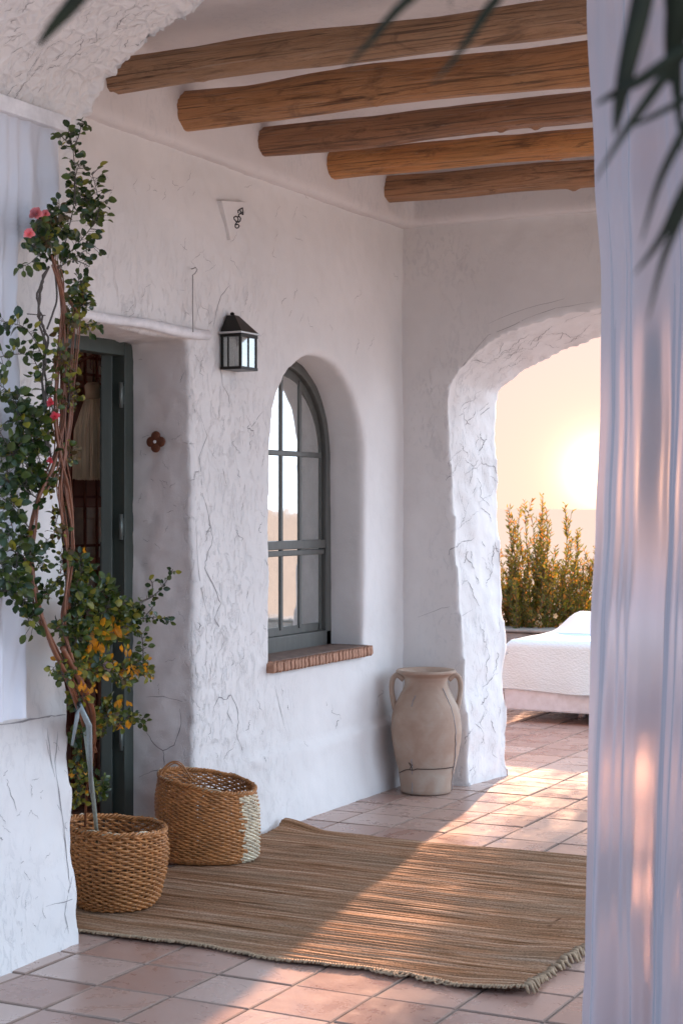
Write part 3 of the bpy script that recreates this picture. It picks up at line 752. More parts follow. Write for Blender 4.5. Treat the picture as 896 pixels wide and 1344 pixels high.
sd = o.modifiers.new('s', 'SOLIDIFY'); sd.thickness = .005; sd.offset = -1
f = MB()
x = rx0+.01
while x < rx1:      # rolled hem with knots along the near edge
    p = Vector(rugpt((x-rx0)/(rx1-rx0), 0))
    a = rnd.uniform(-.5, .5); L = rnd.uniform(.006, .015)
    f.tube([p+Vector((0,.006,.002)), p+Vector((a*.004,-L*.5,.003)), p+Vector((a*.012,-L,-.001))], [.0035,.004,.0028], 5); x += .0085
for j in range(120):   # thick twisted fringe on the right edge
    v = j/119; p = Vector(rugpt(1, v)); L = rnd.uniform(.012, .03); a = rnd.uniform(-.6, .3)
    f.tube([p+Vector((-.006,0,.0)), p+Vector((L*.5, a*L*.5,.001)), p+Vector((L, a*L, -p.z+.006))], [.006,.0065,.004], 6)
for j in range(16):   # loose looped threads
    xx = rnd.uniform(-2.14, -1.9); p = Vector(rugpt((xx-rx0)/(rx1-rx0), 0)); w = rnd.uniform(.02, .05); L = rnd.uniform(.02, .045)
    f.tube([p, p+Vector((w*.2,-L*.6,.002)), p+Vector((w*.6,-L,.0)), p+Vector((w,-L*.7,.002)), p+Vector((w*1.1,-L*.2,.004))], .0028, 5)
f.v = [(a, b, max(.002, c)) for a, b, c in f.v]
f.build('fringe', M_fringe, rug)

# ------------------------------------------------------------------ baskets
def basket(root, c, prof, rows, stakes, tilt, sx, sy, rot, mats, pale=None, amp=.0045, rad=.0036, loose=22):
    """prof: list of (t, r) from base to rim. tilt: (dx, dy) rise of the rim in metres."""
    H = prof[-1][2]; lat = Vector((math.cos(rot), math.sin(rot), 0)); dep = Vector((-math.sin(rot), math.cos(rot), 0))
    def rz(t):
        for a, b in zip(prof, prof[1:]):
            if t <= b[0]:
                q = (t-a[0])/(b[0]-a[0]); q2 = q
                return a[1]+(b[1]-a[1])*q2, a[2]+(b[2]-a[2])*q
        return prof[-1][1], prof[-1][2]
    def pt(th, t, dr=0):
        r, z = rz(t); r *= 1+.03*noise.noise(Vector((math.cos(th)*1.5, math.sin(th)*1.5, t*2+c[0])))*2; r += dr; ca, sa = math.cos(th), math.sin(th)
        z2 = z*(1+(tilt[0]*ca+tilt[1]*sa)/H)+.006*noise.noise(Vector((math.cos(th)*2, math.sin(th)*2, 3+c[1])))*t
        return Vector(c)+lat*(ca*r*sx)+dep*(sa*r*sy)+Vector((0,0,z2))
    f = MB(); seg = stakes*4
    for i in range(rows):
        t = (i+.5)/rows; ph = PI*(i % 2)
        jt = [rnd.gauss(0, .12/rows) for _ in range(9)]
        pts = []
        for k in range(seg):
            th = 2*PI*k/seg; s_ = math.sin(th*stakes/2+ph)
            jj = jt[int(k/seg*8)]*(1-(k/seg*8) % 1)+jt[int(k/seg*8)+1 if k/seg*8 < 7 else 0]*((k/seg*8) % 1)
            pts.append(pt(th, min(1, max(0, t+jj+.2*math.cos(th*stakes/2+ph)/rows)), amp*s_))
        pa = mats[1:] and pale
        if pa:
            # pale strands on part of the circumference
            f0 = len(f.f); f.tube(pts, rad, 5, 0, closed=True)
            for q in range(seg):
                th = 2*PI*q/seg
                if pale[0]+jt[0]*18*(1 if i % 3 else -1) < th < pale[1]:
                    for w in range(5): f.m[f0+q*5+w] = 1
        else: f.tube(pts, rad*rnd.uniform(.85, 1.1), 5, 0, closed=True)
    for k in range(stakes):
        th = 2*PI*k/stakes; f.tube([pt(th, t/8, 0) for t in range(9)], .0028, 5, 0)
    f.build('weave', mats, root)
    f = MB()
    for q in range(3):
        pts = []
        for k in range(seg):
            th = 2*PI*k/seg; p = pt(th, 1, .001+.006*math.cos(th*stakes*.5+q*2.1)); p.z += .006+.006*math.sin(th*stakes*.5+q*2.1)+.004*noise.noise(Vector((th*4, q, 0))); pts.append(p)
        f.tube(pts, .0042, 6, 0, closed=True)
    for q in range(loose):
        th = rnd.uniform(0, 2*PI); w = rnd.uniform(.2, .7)
        f.tube([pt(th+w*s_, 1, .004)+Vector((0,0,.004+rnd.uniform(.004,.014)*math.sin(PI*s_))) for s_ in (0,.2,.4,.6,.8,1)], .0022, 4, 1 if len(mats) > 1 and rnd.random() < .6 else 0)
    f.build('rim', mats, root)
    f = MB(); n = 40; vs = [Vector(c)+Vector((0,0,.006))]+[pt(2*PI*k/n, .01, -.006) for k in range(n)]
    f.add(vs, [(0, 1+k, 1+(k+1) % n) for k in range(n)]); f.build('base', mats[0], root)
    return pt
cA = Vector((-3.235, 4.715, .014))
bA = empty('wicker_basket', cA, label='round orange brown wicker basket with a metal stake in it beside the white pier', cat='basket')
ptA = basket(bA, cA, [(0,.112,.002),(.15,.134,.03),(.5,.158,.12),(.8,.166,.20),(1,.160,.262)], 31, 46, (-.012, -.0), 1.06, 1.0, math.atan2(CS, CC), [M_wick, M_wickp], None, .0052, .0046, 34)
f = MB(); f.lathe([(.135,.10),(.08,.115),(0,.11)], 24, cA); f.build('soil', simple('soil', (.05,.03,.02), .95, nscale=60), bA)
cB = P(273, 1136, 6.40); cB.z = .014
bB = empty('wicker_basket', cB, label='rear brown wicker basket with pale strip and lopsided rim against the wall', cat='basket')
ptB = basket(bB, cB, [(0,.165,.002),(.12,.185,.02),(.5,.190,.14),(.8,.186,.225),(1,.176,.292)], 40, 56, (-.030, .018), 1.04, .66, math.atan2(CS, CC), [M_wick2, M_wickp], (5.50, 6.25), .0038, .0043, 44)
f = MB()
hc = ptB(PI*1.02, 1); lat = Vector((CC, CS, 0))
for q in range(3):
    f.tube([hc+lat*(.0+.12*t+.004*math.sin(q*2+t*6))+Vector((0,0,-.04+.088*math.sin(PI*(.12+.8*t))+.004*q)) for t in [k/12 for k in range(13)]], .0022, 6, 0)
f.tube([hc+lat*.005+Vector((0,0,-.03)), hc+lat*.03+Vector((0,-.03,-.09)), hc+lat*.06+Vector((0,-.05,-.12))], .003, 5)
f.build('handle', M_wick2, bB)

# ------------------------------------------------------------------ amphora
cJ = Vector((-3.244, 7.315, .002)); jar = empty('amphora', cJ, label='tall beige clay amphora with two handles in the corner by the arch', cat='jar')
prof = [(0,0),(.115,0),(.122,.006),(.128,.06),(.137,.11),(.152,.17),(.164,.24),(.168,.30),(.163,.36),(.150,.41),(.128,.455),(.112,.485),(.103,.51),(.102,.53),(.108,.548),(.128,.562),(.142,.568),(.143,.576),(.136,.582),(.118,.578),(.098,.565),(.090,.53),(.092,.49),(.12,.42),(.13,.30),(.10,.1),(0,.08)]
pr2 = []
for a, b in zip(prof, prof[1:]):
    for k in range(3): pr2.append((a[0]+(b[0]-a[0])*k/3, a[1]+(b[1]-a[1])*k/3))
f = MB(); f.lathe(pr2+[prof[-1]], 64, cJ)
def jarpt(th, z, dr=0):
    for a, b in zip(prof[1:17], prof[2:18]):
        if a[1] <= z <= b[1] and b[1] > a[1]:
            r = a[0]+(b[0]-a[0])*(z-a[1])/(b[1]-a[1]); break
    else: r = .14
    return cJ+Vector((math.cos(th)*(r+dr), math.sin(th)*(r+dr), z))
f.v = [tuple(Vector(p)+Vector(((p[0]-cJ.x), (p[1]-cJ.y), 0))*.03*noise.noise(Vector((p[0]*7, p[1]*7, p[2]*4)))) for p in f.v]
lat_a = math.atan2(CS, CC)
camdir = math.atan2(-CC, CS)
def jl(px_off, z, dr=.0015):
    r = (jarpt(0, z)-cJ).xy.length; q = max(-.98, min(.98, px_off/r)); return jarpt(camdir+math.asin(q), z, dr)
for s_ in ([(.075,.50),(.088,.465),(.10,.44),(.112,.41),(.122,.37),(.132,.31),(.134,.26),(.133,.20),(.131,.15),(.125,.12),(.12,.06),(.118,.01)],
           [(-.075,.175),(-.072,.14),(-.071,.10)], [(-.071,.06),(-.069,.01)], [(-.055,.47),(-.068,.44),(-.075,.42)]):
    pts = []
    for (a, z1_), (b, z2_) in zip(s_, s_[1:]):
        for k in range(3): pts.append(jl(a+(b-a)*k/3+rnd.uniform(-.002,.002), z1_+(z2_-z1_)*k/3))
    f.tube(pts+[jl(*s_[-1])], .0022, 5, 1)
f.build('body', [M_clay, M_crack], jar)
for sgn in (-1, 1):
    f = MB(); a = lat_a if sgn > 0 else lat_a+PI; pts = []
    e = Vector((math.cos(a), math.sin(a), 0))
    for r, z in ((.105,.535),(.135,.560),(.158,.545),(.166,.50),(.160,.45),(.150,.405),(.138,.375)): pts.append(cJ+e*r+Vector((0,0,z)))
    sm = []
    for i in range(len(pts)-1):
        for k in range(4): sm.append(pts[i].lerp(pts[i+1], k/4))
    sm.append(pts[-1])
    for _ in range(3): sm = [sm[0]]+[(sm[i-1]+sm[i]*2+sm[i+1])/4 for i in range(1, len(sm)-1)]+[sm[-1]]
    f.tube(sm, [.016-.004*math.sin(PI*i/len(sm)) for i in range(len(sm))], 10); f.build('handle', M_clay, jar)
f = MB(); ring = [jl(-.125+.25*k/20, .128+.008*math.sin(k*.8)*(k < 6)-.006*(k < 5)*(5-k), .003) for k in range(21)]
f.tube(ring, .0022, 5); k0 = jl(-.073, .135, .004)
f.tube([k0+Vector((0,0,0)), k0+Vector((-.012,-.005,.022)), k0+Vector((.006,-.006,.012)), k0+Vector((-.01,-.005,-.012)), k0+Vector((.008,-.004,-.014)), k0], .002, 5)
f.build('wire', simple('rusty_wire', (.05,.025,.018), .7, bstr=0), jar)

# ------------------------------------------------------------------ curtains
# left: on a rail fixed along the pier face
cl = empty('curtain', (-3.05, 3.8, 2.5), label='gathered pale blue white cotton curtain hanging from a white rail on the left pier', cat='curtain')
f = MB(); f.box((-3.145, 3.28, 2.498), (-3.035, 4.185, 2.545)); f.build('rail', M_white, cl, smooth=False, bevel=.004)
def lc(u, v):
    z = 2.50-v*1.76
    ymax_px = 80-6*sstep(2.45, 2.28, z)-48*sstep(2.30, 2.10, z)+8*sstep(1.6, 1.0, z)
    dd = dX(ymax_px, -3.05); ym = (ymax_px-448)/FP*dd*CS+dd*CC
    y = 3.30+u*(ym-3.30)
    g = 1-.35*sstep(0, .2, v); u = (y-3.30)/.87
    w = math.sin(u*62+1.5*noise.noise(Vector((v*1.6, u*3, 1)))+.6*math.sin(v*4))*.007*g + math.sin(u*33+2+v*1.5)*.004+.016*abs(math.sin(u*21+v*.8+.5*math.sin(v*3)))**3
    w += .006*noise.noise(Vector((u*16, v*5, 3)))*2 + .0035*noise.noise(Vector((u*30+v*9, v*22, 6)))*2+.005*math.sin(u*95+v*3+3*noise.noise(Vector((u*4, v*2, 2))))*(1-.6*v)
    return (-3.062+w*(.45+.55*sstep(0, .1, v)), y, z+.006*noise.noise(Vector((u*6, 0, v*2))))
f.__init__(); f.grid(lc, 220, 120); f.build('cloth', M_cloth, cl)
# right: sheer curtain in the opening of the near arch
cr_ = empty('curtain', (-1.0, 3.6, 2.6), label='tall sheer white curtain at the right glowing with sunset light', cat='curtain')
f = MB(); f.tube([(-1.36, 3.72, 2.66), (-.60, 3.40, 2.66)], .014, 12); f.build('rod', M_white, cr_)
def rc(u, v):
    z = 2.66-v*2.645
    epx = [(0, 768), (.06, 770), (.2, 780), (.30, 789), (.40, 788), (.5, 782), (.6, 775), (.75, 771), (.88, 768), (.93, 764), (1, 768)]
    for (a, p1), (b, p2) in zip(epx, epx[1:]):
        if a <= v <= b: e = p1+(p2-p1)*sstep(a, b, v); break
    base0 = Vector((-1.235, 3.66)); base1 = Vector((-.62, 3.42))
    d0 = 3.83; uu = (e+11-775)/FP*d0
    p = base0.lerp(base1, u**.95); 
    lat2 = Vector((CC, CS)); nrm = Vector((-.36, -.93))
    p += lat2*uu*(1-u)
    ph = 2.2*noise.noise(Vector((u*3.3, v*.6, 2)))*2
    fold = math.sin(u*34+ph+1.2*math.sin(v*2.2+u*5))*.014+math.sin(u*13+v*1.4+ph*.5)*.030+.016*noise.noise(Vector((u*9, v*3, 7)))*2+.003*math.sin(u*120+ph*3+v*2)*(.4+.6*noise.noise(Vector((u*6, v*2, 1))))+.003*noise.noise(Vector((u*40, v*6, 3)))*2
    amp = sstep(0, .08, u)*(.55+.45*v)
    p = p+nrm*fold*amp
    return (p.x, p.y, z)
f.__init__(); f.grid(rc, 420, 110); f.build('cloth', M_sheer, cr_)

# ------------------------------------------------------------------ day bed outside
YB = 9.92; bx0, bx1, by1 = -3.90, -1.75, 11.9
bed = empty('bed', (-2.9, 10.9, 0), label='low white bed with quilted white cover out on the terrace beyond the arch', cat='bed')
f = MB(); f.box((bx0+.03, YB+.02, .075), (bx1, by1, .26)); f.build('frame', simple('bed_frame_paint', (.50,.60,.68), .5, bstr=.1), bed, smooth=False, bevel=.012)
for x in (bx0+.4, bx1-.4):
    for y in (YB+.45, by1-.3):
        f = MB(); f.lathe([(0,0),(.022,0),(.03,.075),(0,.075)], 14, (x, y, .001)); f.build('leg', M_white, bed)
def cov(u, v):      # cover draped over the mattress: front skirt, top, left skirt by wrapping
    w = bx1-bx0; x = bx0+u*w
    if v < .35:
        t = v/.35; z = .205+t*.27; y = YB
        z += (1-t)*(.012*noise.noise(Vector((x*2.2, 0, 1)))*2)
        y += .012*noise.noise(Vector((x*4, z*3, 2)))*2*(1-t)
    elif v < .45:
        t = (v-.35)/.1; a = t*PI/2; z = .475+.05*math.sin(a); y = YB+.05*(1-math.cos(a))
    else:
        t = (v-.45)/.55; z = .525+.01*noise.noise(Vector((x*2, t*4, 1))); y = YB+.05+t*1.9
    e = sstep(.055, 0, u); z = z-(e**2)*.06*(v > .3)
    return (x, y, z)
f = MB(); f.grid(cov, 90, 70)
def side(u, v):
    y = YB+.02+u*1.9; z = .205+v*.265
    return (bx0+.012*noise.noise(Vector((y*3, z*2, 5)))-.0+.035*(v**4), y, z)
f.grid(side, 40, 14); o = f.build('quilt', M_quilt, bed)
f = MB()
def duv(u, v):
    x = bx0+.10+u*(bx1-bx0-.1); y = YB+.62+v*1.3
    r = sstep(0, .09, u)*sstep(0, .14, v)*sstep(1, .9, v)
    return (x, y, .525+.125*r**.6+.018*noise.noise(Vector((x*2.5, y*2.5, 1)))*2*r)
f.grid(duv, 60, 50); f.build('duvet', fabric('duvet_cotton', (.86,.87,.90), 0, .1), bed)
def pillow(c, L, W, H, label, rz):
    bm = bmesh.new(); bmesh.ops.create_grid(bm, x_segments=30, y_segments=20, size=1)
    f = MB()
    for sg in (1, -1):
        def pf(u, v):
            a, b = u*2-1, v*2-1; q = ((1-a**4)*(1-b**4))
            q = max(0, q)**.45; s = 1-.08*(abs(a)*abs(b))**2
            x, y = a*L/2*s, b*W/2*s; z = sg*H/2*q+.01*noise.noise(Vector((a*3, b*3, sg)))*q
            return (c[0]+x*math.cos(rz)-y*math.sin(rz), c[1]+x*math.sin(rz)+y*math.cos(rz), c[2]+z)
        f.grid(pf, 30, 20)
    bm.free(); o = f.build('pillow', fabric('pillow_cotton', (.88,.89,.92), 0, .1), None, loc=c); tag(o, label, 'pillow')
pillow((-3.12, 11.5, .76), 1.1, .6, .32, 'plump white pillow at the head of the bed outside', .06)
pillow((-2.15, 11.58, .68), .8, .55, .24, 'second white pillow on the outside bed, mostly behind the curtain', -.05)
# low stone edging wall behind the bed
f = MB()
yy = 12.35
M_stone = simple('grey_stone', (.30,.28,.25), .9, nscale=9, var=.35, bstr=.6, bd=.02)
x = -9.0
while x < 2.5:
    w = rnd.uniform(.25, .5)
    for k in range(2):
        f.box((x+.01+k*.05, yy, k*.19-.0+.001), (x+w-.01+k*.05, yy+.28+rnd.uniform(-.02,.02), k*.19+.18))
    x += w
f.box((-9.0, yy-.02, .375), (2.6, yy+.31, .40)); o = f.build('stone_wall', M_stone, None, smooth=False, bevel=.015); tag(o, 'low grey stone edging wall behind the bed at the terrace end', 'wall')

# ------------------------------------------------------------------ shrubs beyond the bed
G1 = leafmat('shrub_leaf', (.085,.11,.025), .5); G2 = leafmat('shrub_leaf_backlit', (.18,.145,.03), .55); G3 = leafmat('shrub_tip', (.30,.14,.04), .6)  # gold leaf colour stands in for backlight, more of it higher up
M_stem = simple('shrub_stem', (.12,.07,.035), .9, bstr=0)
M_petal = leafmat('white_petal', (.6,.52,.42), .4)
def shrub(c, spread, tops, nst, label, seed, leafL=.05, H0=.0, ftop=.12, flower=True):
    """tops: list of (x, y, z, weight) targets for stem tips"""
    r_ = random.Random(seed); root = empty('flowering_shrub', c, label=label, cat='shrub', group='shrubs behind the outside bed')
    fs_, fl, ff = MB(), MB(), MB()
    for i in range(nst):
        tx, ty, tz, sp = r_.choice(tops)
        tip = Vector((tx+r_.gauss(0, sp), ty+r_.gauss(0, sp*.9), H0+(tz-H0)*r_.choice([1, 1, .9, .8, .65, .5])*r_.uniform(.88, 1.02)))
        b0 = Vector((c[0]+(tip.x-c[0])*r_.uniform(.3, .7)+r_.gauss(0, spread*.2), c[1]+r_.gauss(0, spread*.25), H0))
        mid = b0.lerp(tip, .5)+Vector((r_.gauss(0, .05), r_.gauss(0, .05), .02))
        pts = []
        for k in range(9):
            t = k/8; pts.append(b0*(1-t)**2+mid*2*t*(1-t)+tip*t*t)
        fs_.tube(pts, [.007*(1-.8*k/8) for k in range(9)], 4)
        twigs = [(pts, .15)]
        for q in range(r_.randint(3, 6)):
            k = r_.randint(3, 7); p = pts[k]; L = r_.uniform(.10, .26)
            d = Vector((r_.gauss(0, .5), r_.gauss(0, .5), 1)).normalized()
            tw = [p+d*L*t+Vector((0,0,.04*t*t)) for t in (0,.33,.66,1)]; fs_.tube(tw, [.003,.0025,.002,.001], 3); twigs.append((tw, 0))
        for tw, t0 in twigs:
            Lt = sum((b-a).length for a, b in zip(tw, tw[1:])); n = int(Lt/.0135)
            for q in range(n):
                t = t0+(1-t0)*(q+r_.random())/n; s = t*(len(tw)-1); k = min(int(s), len(tw)-2)
                p = tw[k].lerp(tw[k+1], s-k); ax = (tw[k+1]-tw[k]).normalized()
                a = r_.uniform(0, 2*PI); sd = ax.orthogonal().normalized(); sd = Matrix.Rotation(a, 3, ax) @ sd
                d = (ax*.95+sd*.8).normalized(); rel = (p.z-H0)/max(.3, tz-H0)
                mi = 0 if r_.random() > rel*.65 else (1 if r_.random() < .7 else 2)
                fl.leaf(p, d, ax.cross(d)+Vector((0,0,.3)), leafL*r_.uniform(.6, 1.15), leafL*.24, mi, 1)
        if flower and r_.random() < .35:
            p = tip
            for q in range(5): fl.leaf(p, Vector((r_.gauss(0,1), r_.gauss(0,1), .8)), Vector((0,0,1)), .022, .016, 2, 0)
    if flower:
        for i in range(26):
            p = Vector((c[0]+r_.uniform(-spread, spread), c[1]-spread*.5+r_.uniform(-.1, .1), H0+r_.uniform(.3, .6)))
            for q in range(5):
                a = q*2*PI/5; ff.leaf(p, Vector((math.cos(a), -.3, math.sin(a))), Vector((0,-1,0)), .022, .02, 0, 0)
        ff.build('blossom', M_petal, root)
    fs_.build('stem', M_stem, root); fl.build('foliage', [G1, G2, G3], root)
def topat(px, py, d, sp): q = P(px, py, d); return (q.x, q.y, q.z, sp)
q = P(695, 800, 13.6)
shrub((q.x, q.y, -.1), .35, [topat(672,700,13.5,.07), topat(690,668,13.7,.07), topat(705,660,13.8,.07), topat(718,672,13.6,.06), topat(660,740,13.3,.08), topat(700,730,13.2,.12), topat(725,745,13.4,.1)], 66,
      'tall feathery backlit gold and green shrub with reddish tips right beside the arch pier, behind the bed', 3, H0=-.1)
q = P(750, 800, 13.9)
shrub((q.x, q.y, -.1), .35, [topat(735,705,13.7,.07), topat(750,684,13.9,.05), topat(762,745,13.9,.07), topat(775,715,13.9,.05), topat(745,770,13.4,.1), topat(790,760,13.7,.1), topat(720,735,13.5,.08)], 54,
      'shorter sparse backlit golden shrub behind the bed pillows, next to the curtain edge', 4, H0=-.1)
q = P(625, 800, 13.9)
shrub((q.x, q.y, -.1), .35, [topat(600,720,13.7,.12), topat(640,730,13.7,.1), topat(615,760,13.5,.12)], 40, 'green shrub behind the bed, mostly hidden by the arch pier', 5, H0=-.1)
# tree added behind the curtain to shade the rug's right half and the curtain
tr = empty('added_shade_tree', (-3.0, 12.9, 0), label='dense tree added behind the sheer curtain to block sun from the rug and curtain', cat='tree')
f = MB(); f.tube([(-2.75,12.9,-.2),(-2.78,12.9,.5),(-2.7,12.88,1.1),(-2.75,12.9,1.9)], [.13,.10,.09,.05], 10)
g = MB(); r_ = random.Random(11)
for i in range(60):
    a = r_.uniform(0, 2*PI); el = r_.uniform(-.1, 1.2); e = Vector((-2.50, 12.9, 2.1))+Vector((math.cos(a)*math.cos(el)*1.0, math.sin(a)*math.cos(el)*.9, math.sin(el)*1.5-.4))
    if i >= 34: e = Vector((-2.25+r_.uniform(-.75, .9), 12.9+r_.uniform(-.5, .5), r_.uniform(2.8, 4.1)))
    s0 = Vector((-2.72, 12.9, r_.uniform(.9, 1.7))); f.tube([s0, s0.lerp(e, .5)+Vector((0,0,.1)), e], [.03,.02,.006], 5)
    for k in range(420):
        p = e+Vector((r_.gauss(0, .22), r_.gauss(0, .22), r_.gauss(0, .22)))
        g.leaf(p, Vector((r_.gauss(0,1), r_.gauss(0,1), r_.gauss(0,1))), Vector((0,0,1)),   .10, .040, r_.choice([0,0,1]), 1)
f.build('trunk', M_stem, tr); g.build('crown', [leafmat('shade_tree_leaf', (.07,.085,.04), .3), G1], tr)

# ------------------------------------------------------------------ climbing vine
V1 = leafmat('vine_leaf_dark', (.022,.045,.012), .15, .25); V2 = leafmat('vine_leaf', (.060,.090,.018), .28, .28); V3 = leafmat('vine_leaf_lime', (.20,.20,.03), .4)
V4 = leafmat('vine_leaf_yellow', (.55,.26,.02), .4); V5 = leafmat('vine_leaf_brown', (.09,.06,.022), .3)
M_vs = simple('vine_stem', (.19,.065,.028), .45, nscale=40, var=.4, bstr=.4); M_vs2 = simple('vine_stem_grey', (.075,.06,.05), .7, nscale=40, bstr=.3)
vine = empty('climbing_vine', (-3.2, 4.72, .1), label='climbing vine with red brown twisted stems and dark round leaves in front of the doorway', cat='vine')
rv = random.Random(21)
def vd(px, py):
    d = dX(px, -2.955)
    t = sstep(880, 1090, py); return d*(1-t)+5.62*t
def VP(px, py, off=0): return P(px, py, vd(px, py)+off)
def smooth_path(pts, k=5):
    out = []
    n = len(pts)
    for i in range(n-1):
        p0, p1, p2, p3 = pts[max(i-1, 0)], pts[i], pts[i+1], pts[min(i+2, n-1)]
        for j in range(k):
            t = j/k; out.append(tuple(.5*((2*b)+(-a+c)*t+(2*a-5*b+4*c-d)*t*t+(-a+3*b-3*c+d)*t**3) for a, b, c, d in zip(p0, p1, p2, p3)))
    out.append(pts[-1]); return out
f = MB(); f2 = MB()
A = [(120,985),(117,965),(108,935),(92,895),(70,850),(53,800),(43,745),(41,700),(52,650),(70,612),(82,560),(84,500),(86,440),(85,400),(76,360),(68,335)]
B = [(118,1000),(121,960),(118,925),(104,890),(92,855),(84,815),(90,760),(96,710),(92,650),(80,600),(72,545),(76,490),(82,430),(80,385),(70,350)]
C = [(86,800),(92,740),(84,690),(80,640),(86,590),(92,540),(95,480),(98,420),(92,395)]
for path, ww in ((A, [.0075,.0045,.004,.0035,.003]), (B, [.007,.005,.004,.003,.003]), (C, [.0045,.004,.003,.003,.0025])):
    for i, w in enumerate(ww):
        off = [(rv.gauss(0, 2.6), rv.gauss(0, 3), rv.gauss(0, .012)) for _ in path]
        if i == 0: off = [(0,0,0)]*len(path)
        pp = smooth_path([(p[0]+o_[0]+(3*math.sin(j*.9+i*2) if i else 0), p[1]+o_[1]) for j, (p, o_) in enumerate(zip(path, off))])
        f.tube([VP(a, b, .02*math.sin(k*.25+i*2)) for k, (a, b) in enumerate(pp)], [w*(1-.55*k/len(pp))*(1+.12*math.sin(k*1.7)) for k in range(len(pp))], 7, 0)
f.tube([VP(a, b, -.03) for a, b in smooth_path([(82,850),(98,880),(112,905),(121,930),(123,955),(121,975)])], [.004,.006,.008,.010,.011,.0105,.010]*4+[.009]*1 if False else .0085, 7)
f.tube([VP(a, b, .03) for a, b in smooth_path([(112,1085),(114,1040),(119,1000),(116,960)])], .0045, 6)
D = [(62,600),(60,500),(61,450),(53,415),(54,385),(66,350)]
for q in range(3): f2.tube([VP(a+rv.uniform(-2, 2), b, .01) for a, b in smooth_path([(x+rv.gauss(0, 2.5), y) for x, y in D])], .0035, 5)
f2.tube([VP(a, b) for a, b in smooth_path([(62,432),(70,410),(75,390),(72,350)])], .003, 5); f2.tube([VP(36,412), VP(60,414)], .0015, 4)
lv = MB(); tw = MB()
def twig(path, nl, size=.030, mix=(.5,.4,.1,0,0), spread=9, w=.0022, off=0, grey=True):
    pp = smooth_path(path, 6); pts = [VP(a, b, off+.02*math.sin(k*.3)) for k, (a, b) in enumerate(pp)]
    tw.tube(pts, [w*(1-.6*k/len(pts)) for k in range(len(pts))], 4, 1 if grey else 0)
    n = len(pts); nl = int(nl*1.6); size *= .92
    for i in range(nl):
        s = (i+.6*rv.random())/nl*(n-1); k = min(int(s), n-2); p = pts[k].lerp(pts[k+1], s-k)
        ax = (pts[k+1]-pts[k]).normalized(); a = rv.uniform(0, 2*PI)
        sd = Matrix.Rotation(a, 3, ax) @ ax.orthogonal().normalized(); d = (ax*.35+sd).normalized()
        pe = p+d*rv.uniform(0, spread)/FP*5
        if (pe-p).length > .006: tw.tube([p, pe], .0009, 3, 1)
        x = rv.random(); mi = 0
        for mm, pr in enumerate(mix):
            x -= pr
            if x <= 0: mi = mm; break
        nn = Vector((.45, -.85, .35))+Vector((rv.gauss(0,.55), rv.gauss(0,.55), rv.gauss(0,.5)))
        L = size*rv.uniform(.5, 1.25); lv.leaf(pe, d+Vector((0,0,-.15)), nn, L, L*rv.uniform(.62, .85), mi, 0)
def blob(px, py, rx, ry, n, size=.028, mix=(.4,.45,.15,0,0), dp=.10, off=0):
    ntw = max(2, n//14)
    for q in range(ntw):
        a = rv.uniform(0, 2*PI); r = math.sqrt(rv.random()); x, y = px+math.cos(a)*rx*r, py+math.sin(a)*ry*r
        x2, y2 = px+(x-px)*.2+rv.gauss(0, 3), py+(y-py)*.2+ry*.2
        twig([(x2, y2), ((x+x2)/2+rv.gauss(0, 2), (y+y2)/2-3), (x, y)], n//ntw, size, mix, 10, .0016, off+rv.uniform(-dp, dp)*.6, rv.random() < .4)
dk = (.6,.35,.05,0,0); md = (.35,.5,.15,0,0); gd = (.1,.3,.3,.0,.3); yl = (.12,.38,.34,.10,.06)
twig([(80,345),(88,310),(97,270),(99,235),(97,205),(94,185),(90,172)], 34, .026, dk, 12); twig([(96,195),(103,180),(107,165),(109,158)], 12, .025, dk, 8); twig([(94,190),(84,182),(80,176)], 6, .025, dk)
twig([(84,340),(104,318),(122,295),(130,275),(127,250),(121,228)], 46, .028, md, 16); blob(122,275,14,26,44,.026,md); twig([(100,270),(98,240),(104,215)], 20, .026, dk, 12); blob(104,262,9,30,24,.024,md)
blob(70,292,24,26,130,.026,(.45,.3,.1,0,.15)); blob(44,325,20,26,44,.026,dk); twig([(72,345),(54,335),(40,345),(30,350)], 16, .028, dk); blob(62,315,22,16,50,.024,(.4,.3,.15,0,.15))
twig([(76,352),(95,340),(110,330),(126,323)], 18, .026, dk, 12); twig([(95,340),(108,345),(118,350)], 8, .026, dk)
blob(100,375,14,16,34,.024,md); blob(110,400,12,20,40,.024,md); blob(115,425,9,14,16,.024,md); blob(92,425,14,30,60,.022,gd)
twig([(64,525),(58,480),(48,450),(32,430),(14,424),(-4,420)], 34, .032, dk, 10); twig([(62,530),(45,472),(20,465),(-4,470)], 20, .028, dk, 10); twig([(70,540),(62,500),(52,478)], 8, .026, md)
for pth, nl in (([(62,640),(48,590),(30,550),(12,515),(-3,505)], 40), ([(60,650),(35,610),(15,590),(-4,560)], 38), ([(58,660),(30,640),(8,620)], 26), ([(62,600),(50,560),(36,530)], 22),
                ([(45,700),(28,680),(12,660),(-2,650)], 24), ([(44,720),(30,700),(22,740),(26,760)], 22), ([(60,600),(55,560),(40,545)], 18), ([(44,740),(20,725),(3,700)], 18), ([(52,800),(35,790),(15,770),(0,735)], 40), ([(52,812),(42,820),(36,810)], 12), ([(50,800),(20,760),(-2,745)], 18)):
    twig(pth, nl, .031, dk, 16)
blob(20,545,24,26,46,.030,dk); blob(30,590,28,30,70,.030,dk); blob(18,640,22,28,44,.030,dk); blob(38,620,20,22,34,.028,dk); blob(14,690,16,20,18,.030,dk); blob(34,735,12,16,16,.030,dk); blob(20,775,22,12,30,.030,dk); blob(42,570,16,34,40,.026,md)
